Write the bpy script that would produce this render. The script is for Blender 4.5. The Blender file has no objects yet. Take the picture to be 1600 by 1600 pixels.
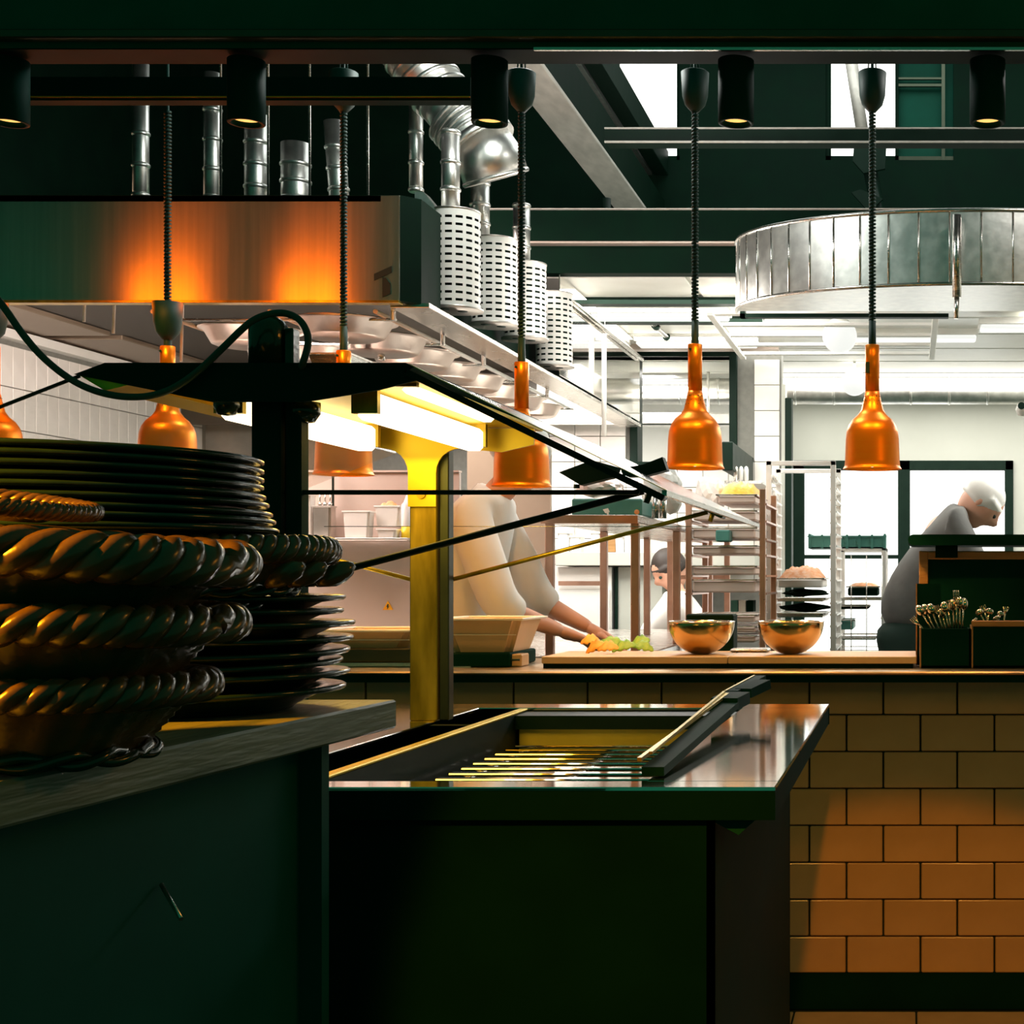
import bpy, bmesh, math, random
from math import sin, cos, pi, radians, sqrt
from mathutils import Vector, Matrix
random.seed(7)
scene = bpy.context.scene
C = bpy.context.collection
# ---------------------------------------------------------------- camera
F, CX, CY, EZ = 2300.0, 1423.0, 905.0, 1.17      # focal in px, principal point, eye height
cam_d = bpy.data.cameras.new('camera'); cam = bpy.data.objects.new('camera', cam_d); C.objects.link(cam)
cam.location = (0, 0, EZ); cam.rotation_euler = (pi/2, 0, 0)
cam_d.sensor_fit = 'HORIZONTAL'; cam_d.sensor_width = 36; cam_d.lens = F/1600*36
cam_d.shift_x = (800-CX)/1600; cam_d.shift_y = (CY-800)/1600
cam_d.clip_start = .05; cam_d.clip_end = 60
scene.camera = cam
# ---------------------------------------------------------------- world: even green ambient added to lift the blacks
w = bpy.data.worlds.new('world'); scene.world = w; w.use_nodes = True
bg = w.node_tree.nodes['Background']; bg.inputs[0].default_value = (.05, .62, .33, 1); bg.inputs[1].default_value = .15
vs = scene.view_settings; vs.view_transform = 'Standard'; vs.look = 'None'; vs.gamma = 1; vs.use_curve_mapping = False; vs.exposure = 0
# ---------------------------------------------------------------- large lights of the room
def light(name, kind, loc, energy, color, size=.1, size_y=None, target=None, spot=None, blend=.3, spread=None):
    d = bpy.data.lights.new(name, kind); d.energy = energy; d.color = color
    if kind == 'AREA':
        d.size = size
        if size_y: d.shape = 'RECTANGLE'; d.size_y = size_y
        if spread: d.spread = spread
    else: d.shadow_soft_size = size
    if kind == 'SPOT': d.spot_size = spot; d.spot_blend = blend
    o = bpy.data.objects.new(name, d); C.objects.link(o); o.location = loc
    if target is not None:
        o.rotation_euler = (Vector(target)-Vector(loc)).to_track_quat('-Z', 'Y').to_euler()
    return o
WHT = (1, .97, .90); PNK = (1, .82, .74); AMB = (1, .42, .06); YEL = (1, .60, .06)
light('kitchen_ceiling_light', 'AREA', (.3, 9.6, 2.49), 95, WHT, 2.6, 2.2)
light('kitchen_ceiling_light', 'AREA', (-1.0, 7.4, 2.49), 55, WHT, 1.1, 1.4)
light('scullery_light', 'AREA', (-1.9, 9.3, 2.42), 45, WHT, .9, .9)
light('kitchen_ceiling_light', 'AREA', (1.3, 7.0, 2.49), 90, WHT, 1.4, 1.6)
light('hood_light', 'AREA', (-2.7, 5.35, 2.31), 135, PNK, 1.8, 1.0, target=(-2.9, 6.6, .9))
light('hood_light', 'AREA', (-1.95, 7.4, 2.31), 60, WHT, .5, 1.4)
light('skylight_glow', 'AREA', (-.2, 7.2, 4.5), 60, (.92, 1, .96), 3.0, 2.0)
light('dining_spot', 'SPOT', (.03, -.5, 2.15), 230, (1, .29, .008), .03, target=(-.02, 4, -.72), spot=radians(27.5), blend=.16)
light('table_spot', 'SPOT', (-1.50, .66, 1.72), 330, (1, .34, .006), .04, target=(-.90, 1.04, 1.16), spot=radians(42), blend=.5)
light('dining_lamp', 'POINT', (1.5, 2.0, 2.0), 13, (1, .36, .04), .16)

# ---------------------------------------------------------------- helpers
def S(Y): return F/Y
def PX(px, Y): return (px-CX)/F*Y
def PZ(py, Y): return EZ-(py-CY)/F*Y
def P(px, py, Y): return (PX(px, Y), Y, PZ(py, Y))

def mat(name, c1, rough=.5, metal=0, c2=None, scale=20, bump=0, bscale=None, stretch=None, rvar=.06, alpha=None,
        emit=None, estr=1, trans=0, coat=0, spec=None, aniso=0, tang=None):
    m = bpy.data.materials.new(name); m.use_nodes = True
    nt = m.node_tree; n = nt.nodes; L = nt.links; b = n['Principled BSDF']
    tc = n.new('ShaderNodeTexCoord'); mp = n.new('ShaderNodeMapping'); L.new(tc.outputs['Object'], mp.inputs[0])
    if stretch: mp.inputs['Scale'].default_value = stretch
    nz = n.new('ShaderNodeTexNoise'); nz.inputs['Scale'].default_value = scale; nz.inputs['Detail'].default_value = 4
    L.new(mp.outputs[0], nz.inputs[0])
    if c2 is None: c2 = tuple(min(1, x*1.18+.002) for x in c1)
    r = n.new('ShaderNodeValToRGB'); r.color_ramp.elements[0].position = .35; r.color_ramp.elements[1].position = .65
    r.color_ramp.elements[0].color = (*c1, 1); r.color_ramp.elements[1].color = (*c2, 1)
    L.new(nz.outputs[0], r.inputs[0]); L.new(r.outputs[0], b.inputs['Base Color'])
    mr = n.new('ShaderNodeMapRange'); mr.inputs[3].default_value = max(.01, rough-rvar); mr.inputs[4].default_value = min(1, rough+rvar)
    L.new(nz.outputs[0], mr.inputs[0]); L.new(mr.outputs[0], b.inputs['Roughness'])
    b.inputs['Metallic'].default_value = metal
    if bump:
        n2 = n.new('ShaderNodeTexNoise'); n2.inputs['Scale'].default_value = bscale or scale*3; L.new(mp.outputs[0], n2.inputs[0])
        bp = n.new('ShaderNodeBump'); bp.inputs['Strength'].default_value = bump; bp.inputs['Distance'].default_value = .004
        L.new(n2.outputs[0], bp.inputs['Height']); L.new(bp.outputs[0], b.inputs['Normal'])
    if emit: b.inputs['Emission Color'].default_value = (*emit, 1); b.inputs['Emission Strength'].default_value = estr
    if trans: b.inputs['Transmission Weight'].default_value = trans
    if coat: b.inputs['Coat Weight'].default_value = coat; b.inputs['Coat Roughness'].default_value = .12
    if spec is not None: b.inputs['Specular IOR Level'].default_value = spec
    if aniso:
        b.inputs['Anisotropic'].default_value = aniso
        tg = n.new('ShaderNodeTangent'); tg.direction_type = 'RADIAL'; tg.axis = tang or 'Z'
        L.new(tg.outputs[0], b.inputs['Tangent'])
    return m
M = {}
M['front'] = mat('green_black_paint', (.003, .072, .054), .65, 0, (.004, .085, .064), 8, spec=.08)
M['tblack'] = mat('black_powder_coat', (.0012, .021, .016), .6, 0, (.0016, .026, .020), 8, spec=.03)
M['black'] = mat('black_paint', (.0006, .010, .005), .7, 0, (.0008, .013, .006), 8, spec=.08)
M['black_gloss'] = mat('black_glazed', (.010, .026, .016), .17, 0, (.013, .034, .020), 30, .12, 90, spec=.45)
M['ctop'] = mat('lamp_tinted_counter_steel', (.62, .50, .34), .30, 1, (.72, .60, .42), 12, .03, 60)  # counter steel with the lamps' orange reflection put into its colour
M['black_metal'] = mat('black_metal', (.0008, .012, .006), .5, 0, None, 12, spec=.15)
M['basket'] = mat('dark_glazed_braid', (.075, .045, .018), .26, 0, (.10, .06, .025), 30, .15, 90, spec=.6)
M['counter_dark'] = mat('dark_steel_edge', (.05, .06, .04), .35, .8, None, 12)
M['steel'] = mat('brushed_steel', (.60, .57, .53), .26, 1, (.72, .69, .64), 14, .05, 120, (1, 1, 8))
M['steel_matt'] = mat('matt_steel', (.55, .52, .49), .42, 1, (.68, .64, .6), 14)
M['steel_top'] = mat('polished_steel', (.90, .87, .83), .05, 1, (.95, .93, .89), 9, .01, 60, (1, 12, 1), rvar=.02)
M['hood'] = mat('hood_steel', (.60, .56, .50), .40, 1, (.70, .64, .58), 6, .06, 80, (10, 10, .3), aniso=.75, tang='X')
M['duct'] = mat('galvanised_duct', (.70, .69, .66), .36, 1, (.86, .85, .81), 24, .08, 40)
M['beam'] = mat('painted_steel_beam', (.55, .51, .46), .55, .2, (.68, .63, .57), 7, .1, 30, (3, 1, 3))
M['white'] = mat('white_paint', (.78, .77, .72), .6, 0, (.84, .83, .79), 4)
M['ceil'] = mat('white_ceiling_panel', (.72, .72, .66), .35, 0, (.84, .84, .79), 3)
M['grey'] = mat('grey_paint', (.50, .51, .45), .6, 0, (.55, .56, .50), 2)
M['pinkw'] = mat('steel_cladding', (.60, .48, .42), .4, .35, (.66, .54, .47), 2, .04, 60)
M['brownw'] = mat('brown_grey_panel', (.22, .16, .11), .4, .4, (.28, .21, .15), 2)
M['wtile'] = mat('white_glazed_tile', (.72, .69, .64), .22, 0, (.80, .77, .72), 6)
M['grout'] = mat('grey_grout', (.17, .17, .15), .8, 0, None, 30)
M['dgrout'] = mat('dark_grout', (.003, .02, .01), .85, 0, None, 30)
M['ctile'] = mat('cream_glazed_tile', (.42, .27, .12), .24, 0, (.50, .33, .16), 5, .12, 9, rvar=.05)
M['ftile'] = mat('floor_stone', (.70, .50, .28), .4, 0, (.8, .58, .34), 9, .2, 30)
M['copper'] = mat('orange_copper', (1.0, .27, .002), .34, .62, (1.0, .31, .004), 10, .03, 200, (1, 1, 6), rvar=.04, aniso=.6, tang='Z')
M['amber'] = mat('amber_lit_steel', (.24, .17, .015), .36, .85, (.52, .37, .05), 16, .1, 60, (1.5, 1.5, .35))  # patinated steel with warm lamp light put into its colour
M['yelm'] = mat('heater_lit_steel', (.62, .45, .03), .38, .85, (.70, .50, .04), 10, .05, 60)  # steel with yellow heater light put into its colour
M['wood'] = mat('dark_oak', (.10, .13, .095), .42, 0, (.22, .24, .18), 7, .5, 26, (5, .5, 5), spec=.22)
M['woodr'] = mat('warm_wood', (.30, .15, .05), .45, 0, (.42, .22, .08), 9, .3, 30, (.6, 6, 6))
M['lining'] = mat('dark_hood_lining', (.030, .022, .013), .6, 0, (.045, .032, .02), 3)
M['rackm'] = mat('bright_rack_metal', (.78, .77, .74), .35, .35, (.86, .85, .82), 10)
M['wellb'] = mat('yellow_lit_steel', (.66, .50, .06), .38, .25, (.72, .56, .08), 10)  # well steel with the heaters' yellow glow put into its colour
M['board'] = mat('cutting_board', (.52, .36, .20), .5, 0, (.60, .42, .25), 5)
M['plastic_w'] = mat('white_plastic', (.75, .74, .70), .35, 0, None, 6)
M['plastic_t'] = mat('teal_plastic', (.04, .17, .14), .45, 0, (.06, .22, .18), 8)
M['yellow'] = mat('yellow_food', (.90, .36, .0), .5, 0, (.98, .50, .01), 60, .4, 90)
M['yplas'] = mat('yellow_plastic', (.85, .62, .03), .35, 0, None, 6)
M['orange'] = mat('orange_food', (.75, .26, .06), .6, 0, (.85, .50, .30), 45, .5, 60)
M['jacket_w'] = mat('white_cotton', (.80, .79, .75), .8, 0, (.86, .85, .81), 6, .2, 40)
M['jacket_g'] = mat('grey_cotton', (.10, .10, .095), .8, 0, (.14, .14, .13), 8, .2, 40)
M['apron'] = mat('black_apron', (.002, .02, .012), .8, 0, None, 10)
M['skin'] = mat('skin', (.72, .36, .24), .5, 0, (.80, .44, .31), 12)
M['hair'] = mat('dark_hair', (.03, .02, .015), .6, 0, None, 60)
M['leaf'] = mat('green_leaf', (.14, .36, .02), .5, 0, (.35, .55, .08), 40)
M['leafo'] = mat('orange_leaf', (.80, .30, .02), .5, 0, (.9, .5, .08), 40)
M['rubber'] = mat('black_rubber', (.003, .04, .03), .6, 0, None, 20)
M['glow'] = mat('heater_glow', (1, .9, .7), .5, 0, None, 5, emit=(1.0, .86, .60), estr=2.6)
M['glow_s'] = mat('spot_glow', (1, .6, .2), .5, 0, None, 5, emit=(1.0, .50, .13), estr=1.6)
M['glow_w'] = mat('white_lamp_glow', (.05, .05, .05), .5, 0, None, 5, emit=(.90, .91, .86), estr=1.0)
M['day'] = mat('frosted_daylight_glass', (.05, .05, .05), .4, 0, None, 3, emit=(.84, .85, .80), estr=2.4)
M['darkglass'] = mat('dark_glass', (.002, .05, .03), .6, 0, (.003, .07, .045), 3, spec=.1)
M['mark'] = mat('dark_print', (.01, .03, .02), .6, 0, None, 10)
M['silver'] = mat('cutlery_steel', (.75, .62, .42), .16, 1, None, 10)
M['pan'] = mat('spun_steel', (.54, .45, .40), .30, 1, (.68, .58, .52), 12, .05, 50)
# clear glass that lets light and shadow through like thin glass
def glassmat(name, tint=(1, 1, 1), refl=1.45):
    m = bpy.data.materials.new(name); m.use_nodes = True; nt = m.node_tree; n = nt.nodes; L = nt.links
    for x in list(n): n.remove(x)
    o = n.new('ShaderNodeOutputMaterial'); mx = n.new('ShaderNodeMixShader'); t = n.new('ShaderNodeBsdfTransparent'); g = n.new('ShaderNodeBsdfGlossy')
    fr = n.new('ShaderNodeFresnel'); fr.inputs[0].default_value = refl; g.inputs['Roughness'].default_value = .16
    nz = n.new('ShaderNodeTexNoise'); nz.inputs['Scale'].default_value = 40
    r = n.new('ShaderNodeValToRGB'); r.color_ramp.elements[0].color = (*[x*.94 for x in tint], 1); r.color_ramp.elements[1].color = (*tint, 1)
    L.new(nz.outputs[0], r.inputs[0]); L.new(r.outputs[0], t.inputs[0])
    ge = n.new('ShaderNodeNewGeometry'); m1 = n.new('ShaderNodeMath'); m1.operation = 'SUBTRACT'; m1.inputs[0].default_value = 1; L.new(ge.outputs['Backfacing'], m1.inputs[1])
    m2 = n.new('ShaderNodeMath'); m2.operation = 'MULTIPLY'; L.new(fr.outputs[0], m2.inputs[0]); L.new(m1.outputs[0], m2.inputs[1]); L.new(m2.outputs[0], mx.inputs[0]); L.new(t.outputs[0], mx.inputs[1]); L.new(g.outputs[0], mx.inputs[2]); L.new(mx.outputs[0], o.inputs[0])
    return m
M['glass'] = glassmat('clear_glass', (.97, .98, .97))
M['glass2'] = glassmat('clear_glass_thin', (.97, .98, .97), 1.3)

ORG = {}
def new_bm(): return bmesh.new()
def add_box(bm, x0, x1, y0, y1, z0, z1, bev=0, seg=1, rot=None, piv=None):
    if x1 < x0: x0, x1 = x1, x0
    if y1 < y0: y0, y1 = y1, y0
    if z1 < z0: z0, z1 = z1, z0
    t = bmesh.new(); bmesh.ops.create_cube(t, size=1)
    for v in t.verts: v.co = Vector((x0+(v.co.x+.5)*(x1-x0), y0+(v.co.y+.5)*(y1-y0), z0+(v.co.z+.5)*(z1-z0)))
    if bev: bmesh.ops.bevel(t, geom=list(t.edges), offset=bev, segments=seg, affect='EDGES', profile=.6)
    if rot is not None:
        pv = Vector(piv) if piv is not None else Vector(((x0+x1)/2, (y0+y1)/2, (z0+z1)/2))
        bmesh.ops.transform(t, matrix=Matrix.Translation(pv) @ rot @ Matrix.Translation(-pv), verts=t.verts)
    merge(bm, t)
def merge(bm, t):
    me = bpy.data.meshes.new('tmp'); t.to_mesh(me); t.free(); bm.from_mesh(me); bpy.data.meshes.remove(me)
def add_tube(bm, pts, r, seg=10, cap=True, closed=False):
    pts = [Vector(p) for p in pts]; n = len(pts); rs = r if isinstance(r, (list, tuple)) else [r]*n
    rings = []; up = None
    for i, p in enumerate(pts):
        if closed: d = pts[(i+1) % n]-pts[i-1]
        else: d = pts[min(i+1, n-1)]-pts[max(i-1, 0)]
        d.normalize()
        if up is None:
            a = Vector((0, 0, 1)) if abs(d.z) < .9 else Vector((1, 0, 0))
            u = d.cross(a).normalized()
        else:
            u = (up-d*up.dot(d)).normalized()
        up = u; v = d.cross(u)
        rings.append([bm.verts.new(p+(u*cos(2*pi*k/seg)+v*sin(2*pi*k/seg))*rs[i]) for k in range(seg)])
    m = n if closed else n-1
    for i in range(m):
        a, b = rings[i], rings[(i+1) % n]
        for k in range(seg):
            f = bm.faces.new((a[k], a[(k+1) % seg], b[(k+1) % seg], b[k])); f.smooth = True
    if cap and not closed:
        bm.faces.new(rings[0][::-1]); bm.faces.new(rings[-1])
def add_lathe(bm, prof, c=(0, 0, 0), seg=40, smooth=True):
    c = Vector(c); rings = []
    for r, z in prof:
        if r <= 1e-6: rings.append([bm.verts.new(c+Vector((0, 0, z)))])
        else: rings.append([bm.verts.new(c+Vector((r*cos(2*pi*k/seg), r*sin(2*pi*k/seg), z))) for k in range(seg)])
    for a, b in zip(rings, rings[1:]):
        for k in range(seg):
            k2 = (k+1) % seg
            if len(a) == 1 and len(b) == 1: continue
            if len(a) == 1: f = bm.faces.new((a[0], b[k2], b[k]))
            elif len(b) == 1: f = bm.faces.new((a[k], a[k2], b[0]))
            else: f = bm.faces.new((a[k], a[k2], b[k2], b[k]))
            f.smooth = smooth
def add_prism(bm, poly, y0, y1, axis='Y'):          # polygon (x,z) extruded along y (or (y,z) along x, or (x,y) along z)
    def mk(a, b, t): return {'Y': (a, t, b), 'X': (t, a, b), 'Z': (a, b, t)}[axis]
    A = [bm.verts.new(mk(a, b, y0)) for a, b in poly]; B = [bm.verts.new(mk(a, b, y1)) for a, b in poly]
    n = len(poly); bm.faces.new(A); bm.faces.new(B[::-1])
    for i in range(n): bm.faces.new((A[i], B[i], B[(i+1) % n], A[(i+1) % n]))
def fin(name, bm, m, parent=None, kind=None, org=None, weld=False):
    bmesh.ops.recalc_face_normals(bm, faces=bm.faces)
    if parent is None:
        xs = [v.co for v in bm.verts]
        if org is None:
            org = Vector(((min(v.x for v in xs)+max(v.x for v in xs))/2, (min(v.y for v in xs)+max(v.y for v in xs))/2, min(v.z for v in xs)))
        org = Vector(org)
    else: org = ORG[parent.name]
    for v in bm.verts: v.co -= org
    me = bpy.data.meshes.new(name); bm.to_mesh(me); bm.free(); me.materials.append(M[m] if isinstance(m, str) else m)
    o = bpy.data.objects.new(name, me); C.objects.link(o)
    if parent is None: o.location = org
    else: o.parent = parent
    ORG[o.name] = org
    if kind: o['kind'] = kind
    return o
def tag(o, label, cat, group=None):
    o['label'] = label; o['category'] = cat
    if group: o['group'] = group
    return o
def thing(name, loc, label, cat, group=None):
    o = bpy.data.objects.new(name, None); C.objects.link(o); o.location = loc; o.empty_display_size = .05
    ORG[o.name] = Vector(loc); return tag(o, label, cat, group)
def box(name, m, parent, *a, bev=0, kind=None, rot=None, **k):
    bm = new_bm(); add_box(bm, *a, bev=bev, rot=rot); return fin(name, bm, m, parent, kind)
def tube(name, m, parent, pts, r, seg=10, closed=False, kind=None):
    bm = new_bm(); add_tube(bm, pts, r, seg, closed=closed); return fin(name, bm, m, parent, kind)
def lathe(name, m, parent, prof, c, seg=40):
    bm = new_bm(); add_lathe(bm, prof, c, seg); return fin(name, bm, m, parent, org=c if parent is None else None)
def struct(o): o['kind'] = 'structure'; return o
def dup(root, loc, label=None, group=None, rot=None):
    kids = {}
    for o in C.objects:
        if o.parent: kids.setdefault(o.parent.name, []).append(o)
    def cp(o, par):
        c = o.copy(); C.objects.link(c)
        if par: c.parent = par
        ORG[c.name] = ORG.get(o.name, Vector((0, 0, 0)))
        for ch in kids.get(o.name, []): cp(ch, c)
        return c
    r = cp(root, None); r.location = loc
    if rot is not None: r.rotation_euler = rot
    if label: r['label'] = label
    if group: r['group'] = group
    return r
def linked(name, me, loc, parent, scale=(1, 1, 1), label=None):       # piece sharing mesh data
    o = bpy.data.objects.new(name, me); C.objects.link(o); o.parent = parent; o.scale = scale
    o.location = Vector(loc)-ORG[parent.name]; ORG[o.name] = Vector(loc)
    return o
def boxmesh(name, sx, sy, sz, m, bev=.002):
    bm = new_bm(); add_box(bm, -sx/2, sx/2, -sy/2, sy/2, -sz/2, sz/2, bev=bev)
    me = bpy.data.meshes.new(name); bm.to_mesh(me); bm.free(); me.materials.append(M[m]); return me

# ================================================================ SETTING
def beam(label, m, *q, name='steel_beam', cat='beam', bev=.003):
    bm = new_bm(); add_box(bm, *q, bev=bev); return tag(fin(name, bm, m), label, cat)
fl = struct(box('floor', 'dgrout', None, -5, 3.4, -2.5, 12, -.06, -.004))
me = boxmesh('floor_tile', .325, .325, .02, 'ftile')
for j in range(3):
    for i in range(9):
        linked('floor_tile', me, (-1.14+.33*i+.02*(j % 2), 3.82-.33*j, -.010), fl)
struct(box('ceiling', 'black', None, -5, 3.4, 3.4, 12, 4.6, 4.7))
# header over the pass, with its flange, added highlight strip and dark sheet
hd = struct(box('wall_front', 'front', None, -5, 3.4, 3.5, 3.6, EZ+1.263, 4.6))
box('shade_sheet', 'black', hd, -5, 3.4, 3.502, 3.6, EZ+1.26, EZ+1.263)  # black sheet added to keep the header's underside in shade
hz = lambda y: PZ(y, 3.5)
box('flange', 'counter_dark', hd, -5, 3.4, 3.47, 3.5, hz(66), hz(52), bev=.003)
box('highlight_strip', 'steel', hd, PX(835, 3.5), 3.4, 3.492, 3.5, hz(80), hz(75.5))  # thin strip added to draw the white highlight under the header
struct(box('wall_left', 'black', None, -4.3, -4.2, 3.6, 12, 0, 4.6))
wl = struct(box('trim_1', 'grout', None, -4.2, -4.12, 4.8, 8.6, .9, 2.26))
wl['label'] = 'tiled dado along the left kitchen wall'
me = boxmesh('wall_tile', .02, .086, .186, 'wtile')
for j in range(7):
    for i in range(38):
        linked('wall_tile', me, (-4.112, 5.15+.09*i, 1.0+.19*j), wl)
struct(box('trim_2', 'white', None, -4.2, -4.06, 4.8, 8.6, 2.26, 2.30))
struct(box('wall_right', 'grey', None, 2.6, 2.7, 3.6, 12, 0, 4.6))
# back wall: lower tiled part with pass-through window, upper black part with clerestory windows
YB = 8.6; sb = S(YB)
bx = lambda p: PX(p, YB); bz = lambda p: PZ(p, YB)
bm = new_bm()
wx0, wx1, wz0, wz1 = bx(995), bx(1143), bz(722), bz(558)
add_box(bm, -4.2, wx0, YB, YB+.12, 0, 2.51); add_box(bm, wx1, bx(1221), YB, YB+.12, 0, 2.51)
add_box(bm, wx0, wx1, YB, YB+.12, 0, wz0); add_box(bm, wx0, wx1, YB, YB+.12, wz1, 2.51)
wb = struct(fin('wall_back', bm, 'grout'))
me = boxmesh('square_wall_tile', .146, .014, .146, 'wtile')
for j in range(10):
    for i in range(-8, 10):
        x = bx(1178.5)+.1495*(i-.5)-.0; z = bz(562)-.075-.1495*j+.1495
        if x+.07 > bx(1221) or z > 2.44: continue
        if wx0-.06 < x < wx1+.06 and wz0-.06 < z < wz1+.06: continue
        if x < wx0-1.3: continue
        linked('square_wall_tile', me, (x, YB-.006, z), wb)
# clerestory wall
cz0, cz1 = bz(250), bz(60); a0, a1, b0, b1 = bx(958), bx(1062), bx(1290), bx(1490)
bm = new_bm()
add_box(bm, -4.2, 2.6, YB, YB+.15, 2.51, cz0); add_box(bm, -4.2, 2.6, YB, YB+.15, cz1, 4.6)
add_box(bm, -4.2, a0, YB, YB+.15, cz0, cz1); add_box(bm, a1, b0, YB, YB+.15, cz0, cz1); add_box(bm, b1, 2.6, YB, YB+.15, cz0, cz1)
struct(fin('trim_3', bm, 'black'))
for nm, x0, x1 in (('window_1', a0, a1), ('window_2', b0, bx(1404))):
    f = new_bm()
    for q in ((x0, x0+.03, cz0, cz1), (x1-.02, x1, cz0, cz1), (x0, x1, cz0, cz0+.03), (x0, x1, cz1-.03, cz1), (x0, x1, bz(223), bz(204))):
        add_box(f, q[0], q[1], YB+.02, YB+.07, q[2], q[3])
    wo = struct(fin(nm, f, 'black'))
    for zz in ((cz0+.03, bz(223)), (bz(204), cz1-.03)):
        box('pane', 'day', wo, x0+.03, x1-.02, YB+.05, YB+.056, zz[0], zz[1])
f = new_bm(); add_box(f, bx(1404), b1, YB+.03, YB+.06, cz0, cz0+.03); add_box(f, b1-.07, b1-.05, YB+.01, YB+.05, cz0, cz1)
add_box(f, bx(1404), b1-.05, YB+.02, YB+.04, bz(122), bz(119)); add_box(f, bx(1404), b1-.05, YB+.02, YB+.04, bz(133), bz(129))
wo = struct(fin('window_3', f, 'counter_dark')); box('pane', 'darkglass', wo, bx(1404), b1, YB+.07, YB+.08, cz0, cz1)
# pass-through window in tiled wall
f = new_bm(); t = .035
for q in ((wx0-t, wx0+.01, wz0-t, wz1+t), (wx1-.01, wx1+t, wz0-t, wz1+t), (wx0, wx1, wz0-t, wz0), (wx0, wx1, wz1, wz1+t)):
    add_box(f, q[0], q[1], YB-.035, YB+.13, q[2], q[3], bev=.004)
struct(fin('window_4', f, 'black_metal'))
# dark posts and door jambs
struct(box('trim_4', 'black_metal', None, bx(1227), bx(1237), YB-.02, YB+.1, 0, bz(622), bev=.004))
struct(box('trim_5', 'grey', None, bx(1221), bx(1227), YB, YB+.12, 0, bz(600)))
# window wall of the far room
YF = 11.0; fx = lambda p: PX(p, YF); fz = lambda p: PZ(p, YF)
x0, x1, z1, z0 = fx(1240), fx(1583), fz(720), .0
bm = new_bm()
add_box(bm, -4.2, x0, YF, YF+.15, 0, 2.6); add_box(bm, x1, 2.6, YF, YF+.15, 0, 2.6); add_box(bm, x0, x1, YF, YF+.15, z1, 2.6)
struct(fin('wall_far', bm, 'grey'))
f = new_bm()
for q in ((1240, 1257), (1403, 1422), (1570, 1583)): add_box(f, fx(q[0]), fx(q[1]), YF-.03, YF+.1, 0, z1, bev=.004)
add_box(f, x0, x1, YF-.03, YF+.1, fz(735), z1, bev=.004); add_box(f, x0, x1, YF-.02, YF+.09, fz(873), fz(867)); add_box(f, x0, x1, YF-.02, YF+.09, 0, .12)
wo = struct(fin('window_5', f, 'black_metal'))
for q in ((1257, 1403), (1422, 1570)):
    box('pane', 'day', wo, fx(q[0]), fx(q[1]), YF+.04, YF+.05, .12, fz(873)); box('pane', 'day', wo, fx(q[0]), fx(q[1]), YF+.04, YF+.05, fz(867), fz(735))
# bright room behind the pass-through window
struct(box('wall_scullery', 'white', None, -3.2, fx(1238), 10.3, 10.4, 0, 2.51))
# low white ceiling of panels between dark rails, over kitchen and far room
cl = struct(box('ceiling_kitchen', 'grey', None, -4.2, 2.6, 6.5, 11, EZ+1.345, EZ+1.39))
ys = 6.5
for k in range(9):
    d = .5
    for i, (xa, xb) in enumerate(((-4.15, -1.0), (-.98, .9), (.92, 2.58))):
        box('ceiling_panel', 'ceil', cl, xa, xb, ys+.012, ys+d-.018, EZ+1.332, EZ+1.346, bev=.003)
    ys += d
for y in (7.0, 7.5, 8.38): box('ceiling_rail', 'pinkw' if y > 8 else 'black_metal', cl, -1.9, -.75, y-.05, y+.03, EZ+1.30, EZ+1.332)
struct(box('trim_6', 'black', None, -4.2, 2.6, 6.42, 6.5, EZ+1.335, EZ+1.60))
beam('long pinkish metal strip under the wide black cross beam', 'pinkw', PX(826, 6.4), PX(1157, 6.4), 6.36, 6.42, PZ(383, 6.4), PZ(375, 6.4), name='light_strip', cat='strip')
struct(box('trim_8', 'woodr', None, PX(1470, 9), PX(1640, 9), 8.95, 9.0, PZ(542, 9), PZ(488, 9)))

# ================================================================ SERVICE COUNTER
YC = 4.0; sc = S(YC)
ct = thing('service_counter', (-.6, 4.35, 0), 'long service counter with cream brick tile front and thin steel top', 'counter')
box('core', 'dgrout', ct, -4.1, 2.5, YC+.008, 4.55, .1, .895)
box('plinth', 'tblack', ct, -4.1, 2.5, YC+.004, 4.55, 0, .1)
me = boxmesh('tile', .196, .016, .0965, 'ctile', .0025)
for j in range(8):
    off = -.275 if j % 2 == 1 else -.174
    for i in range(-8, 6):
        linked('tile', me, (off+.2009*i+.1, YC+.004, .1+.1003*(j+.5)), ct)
box('countertop', 'ctop', ct, -4.1, 2.5, 3.88, 4.55, .918, .9265, bev=.004)
box('top_edge', 'tblack', ct, -4.1, 2.5, 3.89, 3.995, .897, .918)

# ================================================================ CEILING STEELWORK
bmY0, bmY1 = 5.6, 8.6
ib = thing('steel_beam', (-1.52, 7.1, EZ+2.0), 'pale broad steel beam running back under the roof, left of the big skylight', 'beam')
box('bottom_flange', 'beam', ib, -1.60, -1.435, bmY0, bmY1, EZ+2.0, EZ+2.02, bev=.003); box('web', 'black', ib, -1.45, -1.437, bmY0, bmY1, EZ+2.02, EZ+2.21)
beam('dark box beam crossing the lower left corner of the left skylight', 'black_metal', -1.50, -1.416, 6.0, 8.6, EZ+2.36, EZ+2.5)
beam('thin galvanised channel high beside the pale broad beam', 'duct', -1.55, -1.51, 6.0, 8.6, EZ+2.36, EZ+2.42, name='cable_channel', cat='channel')
y = 6.0
rb = thing('cross_beam', (.4, y, PZ(224, y)), 'dark horizontal cross beam with pale edges in front of the skylights', 'beam')
box('web', 'black_metal', rb, PX(945, y), 2.6, y, y+.1, PZ(221, y), PZ(202, y))
box('flange', 'beam', rb, PX(945, y), 2.6, y-.01, y, PZ(223.5, y), PZ(221, y)); box('flange', 'beam', rb, PX(945, y), 2.6, y-.01, y, PZ(202, y), PZ(200, y))  # pale strips put in as the highlights along the beam's edges
y = 6.35
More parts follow.
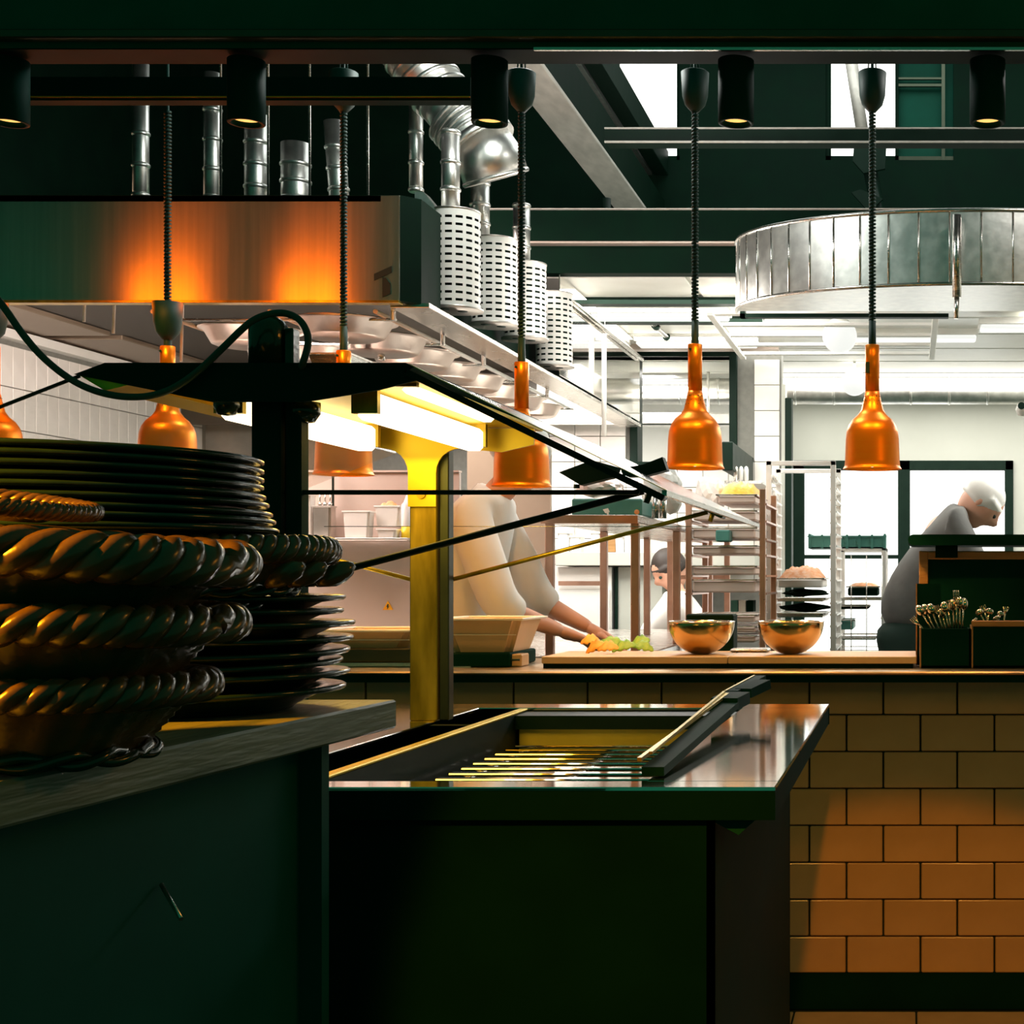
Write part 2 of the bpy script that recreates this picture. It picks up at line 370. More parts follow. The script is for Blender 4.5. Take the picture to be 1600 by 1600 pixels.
rb = thing('cross_beam', (-.8, y, PZ(376, y)), 'wide black cross beam with thin pale top line above the kitchen ceiling', 'beam')
box('web', 'black', rb, -4.2, 2.6, y, y+.06, PZ(376, y), PZ(328, y)); box('flange', 'beam', rb, -4.2, 2.6, y-.02, y, PZ(328.5, y), PZ(327, y))
y = 3.8
tr = thing('light_rail', (-2.2, y, PZ(157, y)), 'long black lighting rail with orange lit lower edge, upper left', 'rail')
box('rail_body', 'tblack', tr, -4.2, PX(735, y), y, y+.04, PZ(157, y), PZ(120, y)); box('lit_edge', 'copper', tr, PX(40, y), PX(735, y), y-.006, y, PZ(153.2, y), PZ(151.2, y))  # orange strip stands for lamp light along the rail's lower edge
# slanting strut with node plates under the clerestory
y = 8.2
st = thing('roof_strut', P(1375, 330, y), 'dark roof strut with bolted node plates below the right skylight', 'strut')
tube('strut_bar', 'beam', st, [P(1330, 95, y), P(1348, 210, y)], .035, 4)
tube('strut_bar', 'black_metal', st, [P(1348, 210, y), P(1385, 390, y), P(1395, 420, y)], .04, 4)
bm = new_bm(); add_prism(bm, [(PX(a, y), PZ(b, y)) for a, b in ((1335, 232), (1385, 235), (1383, 268), (1350, 275), (1333, 256))], y-.06, y-.03); fin('node_plate', bm, 'black_metal', st)
bm = new_bm(); add_prism(bm, [(PX(a, y), PZ(b, y)) for a, b in ((1331, 305), (1345, 300), (1380, 315), (1358, 335))], y-.06, y-.03); fin('node_plate', bm, 'black_metal', st)

# ---- kitchen island worktop
isl = thing('kitchen_worktop', (-1.2, 6.3, 0), 'long steel kitchen worktop behind the counter under the pass shelf', 'worktop')
box('worktop_slab', 'steel', isl, -3.6, -.921, 4.95, 7.6, .87, .912, bev=.004)
box('cabinet_body', 'steel_matt', isl, -3.55, -.96, 5.0, 7.55, .1, .87)
# ================================================================ STEEL GRILL TABLE
D = .264; TZ = EZ-D
ty0, ty1 = D*F/325, D*F/195           # front and back
tb = thing('cold_well_table', (-.6, 2.5, 0), 'steel table with slatted well in front of the tiled counter', 'table')
WX0, WX1, WY0, WY1 = -.785, -.346, 1.925, 3.02
box('front_ledge', 'steel_top', tb, -1.08, -.172, ty0, WY0, TZ-.006, TZ, bev=.0015)
box('back_ledge', 'steel_top', tb, -1.08, -.172, WY1, ty1, TZ-.006, TZ, bev=.0015)
box('side_ledge', 'steel_top', tb, WX1, -.172, WY0, WY1, TZ-.006, TZ, bev=.0015)
box('side_rail', 'steel_top', tb, -1.08, -.885, WY0, WY1, TZ-.006, TZ, bev=.0015)
box('inner_rail', 'yelm', tb, -.803, WX0, WY0, WY1, TZ-.006, TZ-.001, bev=.0015)
box('groove', 'black_metal', tb, -.885, -.803, WY0, WY1, TZ-.05, TZ-.045)
bm = new_bm()
add_box(bm, -1.08, -.172, ty0+.001, ty0+.012, TZ-.042, TZ-.006); add_box(bm, -.184, -.1735, ty0+.003, ty1, TZ-.042, TZ-.006); add_box(bm, -1.08, -.172, ty1-.01, ty1, TZ-.042, TZ-.006)
fin('edge_apron', bm, 'tblack', tb)
bm = new_bm()
add_box(bm, WX0-.004, WX0, WY0, WY1, TZ-.12, TZ-.006); add_box(bm, WX1, WX1+.004, WY0, WY1, TZ-.12, TZ-.006); add_box(bm, WX0, WX1, WY0-.004, WY0, TZ-.12, TZ-.006)
add_box(bm, WX0, WX1, WY0, WY1, TZ-.124, TZ-.12); add_box(bm, WX0, WX1, WY1-.1, WY1+.002, TZ-.034, TZ-.007)
fin('well', bm, 'black_metal', tb)
box('well_back', 'wellb', tb, WX0+.005, WX1-.005, WY1-.09, WY1-.084, TZ-.12, TZ-.030, bev=.002)
for k in range(14):
    yy = WY0+.03+k*.068
    box('slat', 'steel_top', tb, WX0+.02, WX1-.015, yy, yy+.026, TZ-.062, TZ-.057, bev=.002)
me = boxmesh('slat_support', .014, .9, .05, 'steel')
for k in range(3): linked('slat_support', me, (WX0+.05+.17*k, 2.42, TZ-.089), tb)
bm = new_bm()
add_box(bm, -1.05, -.252, ty0+.02, ty0+.03, .08, TZ-.042); add_box(bm, -.262, -.252, ty0+.02, ty1-.04, .08, TZ-.042); add_box(bm, -1.05, -1.04, ty0+.02, ty1-.04, .08, TZ-.042)
add_box(bm, -1.05, -.252, ty1-.05, ty1-.04, .08, TZ-.042); add_box(bm, -1.05, -.252, ty0+.02, ty1-.04, .08, .1); fin('cabinet', bm, 'tblack', tb)
bm = new_bm(); add_prism(bm, [(-.252, TZ-.042), (-.195, TZ-.042), (-.222, TZ-.066), (-.252, TZ-.05)], ty0+.03, ty0+.034); fin('bracket', bm, 'front', tb)
for sx in (-1.0, -.30):
    for sy in (ty0+.08, ty1-.12): box('leg', 'black_metal', tb, sx-.02, sx+.02, sy-.02, sy+.02, 0, .08)

# ---- tongs lying over the well edge
tg = thing('tongs', (-.35, 2.5, TZ), 'long black serving tongs lying across the well edge of steel table', 'tongs')
p0 = Vector(P(1006, 1217, 1.96)); p1 = Vector(P(1140, 1112, 2.78)); p1.z = TZ+.035; p0.z = TZ+.012
p2 = Vector(P(1188, 1060, 3.0))
def bar(bm, a, b, wdt, th, nrm=(0, 0, 1)):
    a = Vector(a); b = Vector(b); d = (b-a).normalized(); s = d.cross(Vector(nrm)).normalized(); u = s.cross(d).normalized()
    vs_ = []
    for q in (a, b):
        vs_.append([bm.verts.new(q+s*i*wdt/2+u*j*th/2) for i, j in ((-1, -1), (1, -1), (1, 1), (-1, 1))])
    A, B = vs_; bm.faces.new(A[::-1]); bm.faces.new(B)
    for i in range(4): bm.faces.new((A[i], A[(i+1) % 4], B[(i+1) % 4], B[i]))
bm = new_bm(); bar(bm, p0+Vector((.012, 0, -.004)), p1+Vector((.012, 0, 0)), .030, .012); fin('lower_arm', bm, 'tblack', tg)
bm = new_bm(); bar(bm, p0+Vector((-.006, 0, .012)), p1+Vector((-.004, 0, .012)), .006, .005); bar(bm, p0+Vector((.002, .04, .016)), p1+Vector((-.010, 0, .016)), .005, .004); fin('upper_arm', bm, 'amber', tg)
bm = new_bm(); bar(bm, p1-Vector((0, .08, 0)), p1+Vector((.012, .02, .004)), .05, .022); bar(bm, p1+Vector((.02, .05, .01)), p1+Vector((.05, .13, .022)), .034, .018); fin('hinge', bm, 'tblack', tg)
bm = new_bm(); bar(bm, p1+Vector((0, .03, .01)), p2, .024, .012); fin('grip', bm, 'tblack', tg)
bm = new_bm(); bar(bm, p1+Vector((-.012, .03, .014)), p2+Vector((-.012, 0, .004)), .004, .006); fin('grip_edge', bm, 'amber', tg)

# ================================================================ DARK WOODEN TABLE (left foreground)
WD = .14; WZ = EZ-WD
wt = thing('wooden_table', (-1.2, 1.2, 0), 'thick dark oak table in the left foreground carrying plates and baskets', 'table')
cy = WD*F/188; cxr = PX(620, cy); ny = WD*F/317; nx = PX(0, ny)
ex = (cxr-nx)/(cy-ny)                     # side edge direction
n0 = (nx-ex*(ny-.5), .5)
def edge(y): return nx+ex*(y-ny)
for k, (u0, u1) in enumerate(((0, .16), (.162, .34), (.342, .55), (.552, .8))):
    bm = new_bm(); add_prism(bm, [(edge(.5)-u0, .5), (edge(cy)-u0, cy), (edge(cy)-u1, cy), (edge(.5)-u1, .5)], WZ-.033, WZ, 'Z')
    bmesh.ops.bevel(bm, geom=list(bm.edges), offset=.0025, segments=1, affect='EDGES'); fin('plank', bm, 'wood', wt)
bm = new_bm(); add_box(bm, -1.4, PX(514, 1.62), 1.6, 1.62, .2, WZ-.033); fin('end_panel', bm, 'front', wt)
box('side_panel', 'front', wt, -.68, -.665, .5, 1.6, .2, WZ-.034)
for x, y in ((-.72, .55), (-.72, 1.55), (-1.35, 1.55), (-1.35, .55)): box('leg', 'black', wt, x-.03, x+.03, y-.03, y+.03, 0, WZ-.034)
tube('handle', 'steel', wt, [P(252, 1382, 1.3), P(262, 1400, 1.29), P(283, 1436, 1.27)], .0022, 6)

# ---- plates
def plate_profile(R, foot, h):
    return [(0, .004), (foot*.9, .003), (foot*.92, 0), (foot, 0), (foot+.006, .005), (R*.84, h*.75), (R*.985, h-.003), (R, h-.001), (R, h+.0015), (R*.985, h+.003), (R*.82, h*.75+.006), (foot, .009), (0, .008)]
def plate(R, foot, h, name='plate'):
    return lathe(name, 'black_gloss', None, plate_profile(R, foot, h), (0, 0, 0), 72)
# lower pile of deep plates
base = plate(.15, .095, .022); ORG[base.name] = Vector((0, 0, 0))
bx_, by_ = -.758, 1.57; z = WZ+.0005
seq = [.0, .0165, .0285, .041, .054, .0695, .085, .098]
names = ['lowest', 'second from the bottom', 'third from the bottom', 'fourth from the bottom', 'fifth from the bottom', 'third from the top', 'second from the top', 'topmost']
for k, dz in enumerate(seq):
    lab = 'dark glazed deep plate, %s of the pile under the scalloped baskets' % names[k]
    o = base if k == 0 else dup(base, (0, 0, 0))
    o.location = (bx_+random.uniform(-.008, .008), by_+random.uniform(-.005, .005), z+dz); o.rotation_euler = (random.uniform(-.012, .012), random.uniform(-.012, .012), k)
    tag(o, lab, 'plate', 'deep plates under the baskets')
# upper pile of large plates
base = plate(.188, .12, .016, 'serving_plate'); za = WZ+.172
nm2 = ['lowest', 'second from the bottom', 'third from the bottom', 'fourth from the bottom', 'middle', 'fourth from the top', 'third from the top', 'second from the top', 'topmost']
for k in range(9):
    o = base if k == 0 else dup(base, (0, 0, 0))
    sx = max(0, .016-.0035*k)
    o.location = (-.842+sx, 1.45, za+.0090*k); o.rotation_euler = (random.uniform(-.006, .006), random.uniform(-.006, .006), k)
    if k < 4: o.scale = (1.0, 1.0, 1)
    tag(o, 'large dark glazed plate, %s of the high pile at left' % nm2[k], 'plate', 'large plates in the high pile')

# ---- braided baskets
def superpath(cx, cy_, rx, ry, n=360, e=2.6):
    out = []
    for i in range(n):
        t = 2*pi*i/n; c, s = cos(t), sin(t)
        out.append(Vector((cx+rx*math.copysign(abs(c)**(2/e), c), cy_+ry*math.copysign(abs(s)**(2/e), s), 0)))
    return out
def rope(bm, path, zf, r, rs, turns, strands=3, seg=7):
    n = len(path)
    for st_ in range(strands):
        pts = []
        for i, p in enumerate(path):
            d = (path[(i+1) % n]-path[i-1]).normalized(); nn = Vector((d.y, -d.x, 0)); a = 2*pi*(turns*i/n+st_/strands)
            pts.append(Vector((p.x, p.y, zf(i/n)))+nn*r*cos(a)+Vector((0, 0, 1))*r*sin(a))
        add_tube(bm, pts, rs, seg, closed=True)
def basket(name, rx, ry, h, turns, label, group, loc, rot, rr=.0085, square=3.0, wave=0):
    b = thing(name, (0, 0, 0), label, 'basket', group)
    # woven wall: horizontal weavers bulging over vertical stakes
    bm = new_bm(); N, K = 220, 20; rings = []
    for k in range(K+1):
        f = k/K; sc_ = .74+.26*f; ring = []
        path = superpath(0, 0, rx*sc_-.004, ry*sc_-.004, N, square)
        for i, p in enumerate(path):
            d = (path[(i+1) % N]-path[i-1]).normalized(); nn = Vector((d.y, -d.x, 0))
            q = .0022*sin(2*pi*f*K/4)*cos(pi*i*44/N*1.0+pi*(k//2 % 2))
            ring.append(bm.verts.new(Vector((p.x, p.y, h*f))+nn*q))
        rings.append(ring)
    for a, c in zip(rings, rings[1:]):
        for i in range(N): bm.faces.new((a[i], a[(i+1) % N], c[(i+1) % N], c[i])).smooth = True
    bm.faces.new(rings[0][::-1]); fin('woven_wall', bm, 'basket', b)
    zf = (lambda t: h+wave*cos(2*pi*t*2))
    bm = new_bm(); rope(bm, superpath(0, 0, rx, ry, 420, square), zf, rr*.62, rr*.62, turns); fin('braided_rim', bm, 'basket', b)
    bm = new_bm(); rope(bm, superpath(0, 0, rx*.78, ry*.78, 300, square), lambda t: .006, .004, .0042, turns//2, 2, 6); fin('braided_foot', bm, 'black_gloss', b)
    b.location = loc; b.rotation_euler = rot; return b
bc = (-.715, 1.11)
basket('braided_basket', .176, .105, .055, 17, 'dark braided basket lowest of the front stack on wooden table', 'front basket stack', (bc[0]-.01, bc[1], WZ+.003), (0, .0, .03), .011)
basket('braided_basket', .182, .110, .060, 15, 'dark braided basket in the middle of the front stack', 'front basket stack', (bc[0], bc[1]+.004, WZ+.052), (0, .035, -.02), .013)
basket('braided_basket', .188, .113, .062, 13, 'dark braided basket on top of the front stack, rim lit orange', 'front basket stack', (bc[0]-.004, bc[1], WZ+.104), (0, .075, .04), .0155)
# scalloped baskets carrying the high pile of plates
pc = (-.757, 1.50)
basket('scalloped_basket', .120, .120, .050, 22, 'dark scalloped basket under the high plate pile, lower one', 'scalloped baskets under the plates', (pc[0]-.005, pc[1], WZ+.108), (0, 0, 0), .010, 2.1)
basket('scalloped_basket', .152, .145, .045, 22, 'dark scalloped basket under the high plate pile, upper one', 'scalloped baskets under the plates', (pc[0], pc[1], WZ+.122), (0, -.02, .3), .0125, 2.1)
# lobed leaf-like loops standing off the upper rim at the right
lb = [o for o in C.objects if o.name == 'scalloped_basket.001'][0]
for k in range(9):
    a = radians(-58+k*15); R_ = .158+.010*(k % 2)
    bm = new_bm(); c0 = Vector((R_*cos(a), R_*sin(a)*.95, .020)); d = Vector((cos(a+.5), sin(a+.5), .55)).normalized()
    add_tube(bm, [c0-d*.022, c0-d*.012, c0, c0+d*.012, c0+d*.02], [.003, .0085, .0105, .009, .003], 10)
    ORG_ = ORG[lb.name]; o = fin('rim_lobe', bm, 'basket', lb)
# tilted woven tray leaning at the left edge, on the front baskets
tr2 = thing('woven_tray', (0, 0, 0), 'flat dark woven tray lying tilted on the front baskets, far left', 'tray')
bm = new_bm(); pth = superpath(0, 0, .10, .07, 200, 2.4); add_lathe(bm, [(0, 0), (.068, 0), (.094, .012)], (0, 0, 0), 60); 
for v in bm.verts: v.co.y *= .7
fin('tray_body', bm, 'black_gloss', tr2)
bm = new_bm(); rope(bm, pth, lambda t: .012, .0036, .004, 26); fin('braided_rim', bm, 'basket', tr2)
tr2.location = (-.735, 1.12, WZ+.192); tr2.rotation_euler = (.05, .13, .15)

# ================================================================ HEATED SNEEZE GUARD
GX = -.908; gy0, gy1 = 2.04, 2.80
g = thing('heated_food_guard', (GX, 2.4, TZ), 'black heated glass food guard on two posts over steel table', 'food guard')
YN, YFR = 2.09, 2.76
LX, RX = -1.117, -.70
# canopy shell
bm = new_bm()
add_prism(bm, [(-1.16, EZ+.284), (LX, EZ+.30), (RX, EZ+.30), (RX+.012, EZ+.294), (RX-.004, EZ+.287), (LX+.004, EZ+.287)], gy0, gy1)
fin('canopy_top', bm, 'tblack', g)
bm = new_bm(); add_prism(bm, [(-1.155, EZ+.283), (LX, EZ+.287), (RX, EZ+.287), (RX+.02, EZ+.277), (RX-.04, EZ+.262), (-.84, EZ+.246), (-.97, EZ+.246), (-1.07, EZ+.266)], gy0, gy0+.006); fin('canopy_end', bm, 'tblack', g)
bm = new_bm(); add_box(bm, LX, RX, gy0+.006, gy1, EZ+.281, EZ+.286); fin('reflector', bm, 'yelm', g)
bm = new_bm(); add_prism(bm, [(-1.155, EZ+.283), (LX, EZ+.287), (LX+.03, EZ+.27), (-1.12, EZ+.262)], gy0+.006, gy1); fin('reflector_side', bm, 'yelm', g)
# glass panes with clamps
def pane(name, a, b, y0, y1, th=.005):
    a = Vector((a[0], 0, a[1])); b = Vector((b[0], 0, b[1])); d = (b-a).normalized(); n = Vector((-d.z, 0, d.x))*th
    bm = new_bm(); add_prism(bm, [(a.x, a.z), (b.x, b.z), (b.x+n.x, b.z+n.z), (a.x+n.x, a.z+n.z)], y0, y1); return bm
fin('glass_pane', pane('g', (RX+.004, EZ+.292), (-.34, EZ+.1175), gy0, 3.29), 'glass', g)
fin('glass_pane', pane('g', (-1.55, EZ+.125), (-1.15, EZ+.281), gy0, 3.29), 'glass2', g)
fin('glass_edge', pane('g', (RX+.004, EZ+.2905), (-.34, EZ+.116), gy0-.004, gy0, -.009), 'black_metal', g)
bm = pane('g', (RX+.004, EZ+.2975), (-.34, EZ+.1230), gy0, gy0+.05, .0012); fin('edge_trim', bm, 'amber', g)
fin('glass_edge', pane('g', (-1.55, EZ+.1235), (-1.15, EZ+.2795), gy0-.004, gy0, .004), 'black_metal', g)
bm = new_bm(); add_box(bm, -.345, -.338, gy0, 3.29, EZ+.1155, EZ+.1235); fin('lower_strip', bm, 'steel', g)
# posts
def post(Y, m, hw, name):
    bm = new_bm(); add_box(bm, GX-hw, GX+hw, Y-.018, Y+.018, TZ, EZ+.285, bev=.002); return fin(name, bm, m, g)
post(YN, 'tblack', .0205, 'post'); box('post', 'tblack', g, GX+.0225, GX+.046, YN-.01, YN+.02, TZ, EZ+.285, bev=.003)
bm = new_bm(); add_lathe(bm, [(0, .075), (.012, .073), (.022, .066), (.0265, .058), (.0265, 0), (0, 0)], (GX-.004, YN, EZ+.30), 24); fin('post_cap', bm, 'black_gloss', g)
box('post_bracket', 'black_gloss', g, GX+.023, GX+.036, YN-.012, YN+.012, EZ+.30, EZ+.355, bev=.002)
post(YFR, 'amber', .0255, 'post')['label'] = 'warm lit brass coloured far post'
box('post', 'counter_dark', g, GX+.027, GX+.045, YFR-.01, YFR+.02, TZ, EZ+.285, bev=.002)
# curved gusset plate on the far post
pl = []
for a in range(0, 91, 10): t = radians(a); pl.append((GX-.025-.035*(1-sin(t)), EZ+.215+.035*(1-cos(t))-.035+.0))
gp = [(-1.10, EZ+.28), (-1.10, EZ+.262), (-.99, EZ+.245)]
for a in range(0, 91, 15):
    t = radians(a); gp.append((GX-.026-.045*(1-sin(t)), EZ+.243-.045*(1-cos(t))))
gp += [(GX-.026, EZ+.135), (GX+.026, EZ+.135)]
for a in range(90, -1, -15):
    t = radians(a); gp.append((GX+.026+.045*(1-sin(t)), EZ+.243-.045*(1-cos(t))))
gp += [(-.76, EZ+.236), (-.70, EZ+.25), (-.70, EZ+.28)]
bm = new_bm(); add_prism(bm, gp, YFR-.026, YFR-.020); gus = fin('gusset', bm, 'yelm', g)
bm = new_bm(); add_tube(bm, [(GX-.001, YFR-.030, EZ+.158), (GX-.001, YFR-.024, EZ+.158)], .0085, 16); fin('bolt', bm, 'amber', gus)
# stays, tie rods
AX, AZ = -.385, EZ+.127
for Y, m in ((YN, 'black_metal'), (YFR, 'amber')):
    tube('stay', m, g, [(GX+.03, Y+.03, EZ-.003), (AX, Y+.03, AZ)], .0042 if m == 'amber' else .0052, 10)
    tube('stay', m, g, [(GX-.03, Y+.03, EZ-.003), (2*GX-AX, Y+.03, AZ)], .0042, 10)
    box('clamp', 'black_gloss', g, AX-.03, AX+.035, Y-.0, Y+.05, AZ+.0, AZ+.008, bev=.002, rot=Matrix.Rotation(.45, 3, 'Y').to_4x4())
    tube('clamp_bolt', 'black_gloss' if m != 'amber' else 'amber', g, [(AX+.012, Y+.02, AZ), (AX+.006, Y+.02, AZ-.018)], .0045, 8)
box('tie_bar', 'black_metal', g, GX, AX, YN-.004, YN+.004, EZ+.120, EZ+.1265, bev=.001)
tube('tie_wire', 'steel', g, [(GX-.2, YFR+.02, EZ+.0995), (-.29, YFR+.02, EZ+.0995)], .0007, 6)
# heating tubes
for x, z0_, y0_, y1_, ww, hh in ((-1.005, .232, 2.14, 2.67, .036, .045), (-.806, .232, 2.14, 2.67, .032, .040), (-.735, .268, 2.12, 2.52, .024, .012)):
    h_ = box('heating_tube', 'glow', g, x, x+ww, y0_, y1_, EZ+z0_, EZ+z0_+hh, bev=.006)
    for yy in (y0_-.012, y1_): box('lamp_holder', 'amber', g, x-.003, x+ww+.003, yy, yy+.012, EZ+z0_+.008, EZ+.281)
bm = new_bm(); add_lathe(bm, [(0, 0), (.014, .002), (.022, .014), (.022, .03), (0, .03)], (-.865, 2.1, EZ+.222), 20); fin('connector', bm, 'black_gloss', g)
bm = new_bm(); add_lathe(bm, [(0, 0), (.012, .002), (.018, .014), (.018, .03), (0, .03)], (-.985, 2.12, EZ+.235), 20); fin('connector', bm, 'black_gloss', g)
light('heater_light', 'AREA', (-.90, 2.42, EZ+.228), 3.4, YEL, .30, .5)
light('heater_light', 'AREA', (-.895, 2.5, EZ+.20), .25, YEL, .2, .3, target=(-.895, 2.9, EZ+.24))
# dark hinged card holder by the right pane
ch = thing('card_holder', (-.42, 2.45, EZ+.14), 'flat black card holder tilted under the right glass pane', 'holder')
yy = 2.45; R2 = Matrix.Rotation(-.19, 4, 'Y')
bm = new_bm(); add_prism(bm, [(PX(a, yy), PZ(b, yy)) for a, b in ((873, 738), (925, 719), (965, 730), (960, 745), (907, 758))], yy, yy+.03); fin('holder_plate', bm, 'black_metal', ch)
bm = new_bm(); add_prism(bm, [(PX(a, yy), PZ(b, yy)) for a, b in ((996, 722), (1027, 710), (1034, 731), (1000, 740), (965, 742), (960, 728))], yy+.05, yy+.08); fin('holder_plate', bm, 'black_metal', ch)
tube('knob', 'black_metal', ch, [P(901, 757, yy+.01), P(901, 763, yy+.01)], .005, 10)
# cable
cb = [P(-30, 440, 2.02), P(0, 470, 2.02), P(40, 530, 2.02), P(80, 572, 2.02), P(130, 606, 2.03), P(190, 622, 2.03), P(250, 618, 2.03), P(300, 590, 2.03), P(345, 547, 2.03), P(380, 512, 2.03), P(400, 497, 2.03), P(425, 489, 2.03), P(450, 489, 2.03), P(470, 500, 2.03), P(481, 520, 2.03), P(482, 540, 2.03), P(473, 568, 2.03), P(470, 580, 2.06)]
def smooth(pts, k=3):
    pts = [Vector(p) for p in pts]
    for _ in range(k):
        q = [pts[0]]
        for a, b in zip(pts, pts[1:]): q += [a*.75+b*.25, a*.25+b*.75]
        q.append(pts[-1]); pts = q
    return pts
bm = new_bm(); add_tube(bm, smooth(cb), .0048, 12)
tag(fin('power_cable', bm, 'rubber'), 'thick black power cable hanging in a curve onto the guard post', 'cable')

# ================================================================ PENDANT HEAT LAMPS
YP = 4.15; sp = S(YP)
def helix(bm, x, y, z0, z1, R_, r, pitch, seg=5):
    n = int((z1-z0)/pitch*9); pts = [(x+R_*cos(2*pi*i/9), y+R_*sin(2*pi*i/9), z0+(z1-z0)*i/n) for i in range(n+1)]
    add_tube(bm, pts, r, seg)
def pendant(px, pbot, label, wob, bell=True, drop=0):
    x = PX(px, YP); zb = PZ(pbot, YP); u = 1/sp
    t = thing('heat_lamp', (x, YP, zb), label, 'lamp', 'orange heat lamps over the counter')
    H = lambda d: d*u
    prof = [(46, 0), (44.5, 2.5), (43.4, 5), (42.8, 12), (41.6, 45), (40.3, 58), (37, 68), (31, 77), (23, 84), (17.5, 92), (13.6, 108), (11, 121)]
    inner = [(a-1.4, b) for a, b in prof[::-1]]
    bm = new_bm(); add_lathe(bm, [(a*u, b*u) for a, b in prof]+[(a*u, b*u+.0005) for a, b in inner]+[(46*u, 0)], (x, YP, zb), 48); shd = fin('shade', bm, 'copper', t)
    # vent holes of the cone
    bm = new_bm()
    for r_, (hh, rad) in enumerate(((113, 12.9), (106, 14.1), (100, 15.5))):
        for k in range(12):
            a = 2*pi*(k+.5*(r_ % 2))/12; c = Vector((x+rad*u*cos(a), YP+rad*u*sin(a), zb+hh*u)); d = Vector((cos(a), sin(a), .2)).normalized()
            add_tube(bm, [c-d*.001, c+d*.0008], .0013, 6)
    fin('vent_hole', bm, 'mark', shd, kind='stuff')
    bm = new_bm(); add_lathe(bm, [(0, 121*u), (11*u, 121*u), (11*u, 193*u), (10*u, 194*u), (0, 194*u)], (x, YP, zb), 28); nk = fin('neck', bm, 'copper', t)
    bm = new_bm(); add_box(bm, x-10*u, x-4*u, YP-11.2*u, YP-9*u, zb+149*u, zb+166*u) if px > 1300 else add_tube(bm, [(x-6*u, YP-10*u, zb+185*u), (x-6*u, YP-12*u, zb+185*u)], 2*u, 8)
    fin('switch' if px > 1300 else 'screw', bm, 'rubber', nk)
    bm = new_bm(); add_lathe(bm, [(0, 0), (20*u, 4*u), (26*u, 14*u), (12*u, 40*u), (0, 44*u)], (x, YP, zb+3*u), 24); fin('bulb', bm, 'glow', t)
    bm = new_bm(); add_lathe(bm, [(6*u, 194*u), (5.4*u, 232*u), (0, 233*u)], (x, YP, zb), 16); fin('cable_boot', bm, 'rubber', t)
    ztop = PZ(176, YP) if bell else PZ(80, YP)
    zc = zb+230*u
    if drop:      # bell hangs right above the lamp
        bm = new_bm(); add_lathe(bm, [(0, 202*u), (8*u, 204*u), (17*u, 215*u), (20.5*u, 232*u), (22.5*u, 262*u), (0, 263*u)], (x, YP, zb), 28); fin('cable_bell', bm, 'rubber', t)
        zc = zb+260*u
    elif bell:
        bm = new_bm(); add_lathe(bm, [(0, 0), (6*u, 1*u), (16*u, 12*u), (20*u, 26*u), (22*u, 62*u), (19*u, 64*u), (0, 64*u)], (x, YP, ztop), 28); fin('cable_bell', bm, 'rubber', t)
        tube('hook', 'rubber', t, [(x-7*u, YP, ztop+64*u), (x-5*u, YP, ztop+84*u), (x, YP, ztop+100*u), (x+5*u, YP, ztop+84*u), (x+6*u, YP, ztop+64*u)], .0022, 6)
        pts = [(x+10*u*cos(2*pi*k/16), YP, ztop+92*u+10*u*sin(2*pi*k/16)) for k in range(16)]
        tube('ring', 'black_metal', t, pts, .0032, 6, closed=True)
    bm = new_bm(); helix(bm, x, YP, zc, ztop+2*u, .0072, .0040, .0102)
    fin('coiled_cable', bm, 'rubber', t)
    bm = new_bm(); add_tube(bm, [(x, YP, zc), (x, YP, EZ+1.52)], .0042, 8); fin('cable_core', bm, 'rubber', t)
    light('heat_bulb', 'SPOT', (x, YP, zb+.012), 22, (1, .50, .10), .03, target=(x, YP, 0), spot=radians(110), blend=.6)
    return t
pendant(-12, 735, 'orange heat lamp cut off by the left picture edge', 1, drop=1)
pendant(262, 735, 'orange heat lamp behind the black canopy, above the plate pile', 1, drop=1)
pendant(537, 742, 'orange heat lamp hanging behind the glowing tubes of the food guard', 2)
pendant(815, 760, 'orange heat lamp hanging behind the slanted glass edge, lowest one', 2)
pendant(1086, 732, 'orange heat lamp hanging before the black framed kitchen window', 1)
pendant(1363, 733, 'rightmost orange heat lamp, with small dark switch on its neck', 1)
bm = new_bm(); add_tube(bm, [(-4.2, YP, EZ+1.53), (2.6, YP, EZ+1.53)], .02, 10)
tag(fin('hanging_rail', bm, 'black_metal'), 'black rail behind the beam from which the heat lamps hang', 'rail')
# free orange points added to lay warm patches on the hood
for xx in (-2.52, -2.40, -2.03, -1.93): light('hood_patch_light', 'POINT', (xx, 4.33, EZ+.90), 1.9, (1, .15, .0), .02)

# ---- round downlights under the header
for k, px in enumerate((15, 385, 765, 1150, 1543)):
    y = 3.55; x = PX(px, y); u = y/F
    lab = ['black cylinder downlight at the left picture edge', 'black cylinder downlight above the left part of the hood', 'black cylinder downlight in front of the silver duct elbow', 'black cylinder downlight right of the left skylight', 'black cylinder downlight at the right, above the round duct'][k]
    t = thing('downlight', (x, y, PZ(193, y)), lab, 'downlight', 'cylinder downlights under the beam')
    bm = new_bm(); add_lathe(bm, [(21*u, 9*u), (22*u, 0), (27.5*u, 0), (28*u, 1*u), (28*u, 98*u), (0, 98*u)], (x, y, PZ(193, y)), 32); fin('housing', bm, 'tblack', t)
    bm = new_bm(); add_lathe(bm, [(0, 8*u), (21*u, 8*u), (21*u, 10*u), (0, 11*u)], (x, y, PZ(193, y)), 24); fin('lamp_face', bm, 'glow_s', t)
    light('downlight_beam', 'SPOT', (x, y, PZ(193, y)-.004), 20, (1, .42, .07), .02, target=(x, 4.15, PZ(193, y)-.82), spot=radians(58), blend=.5)
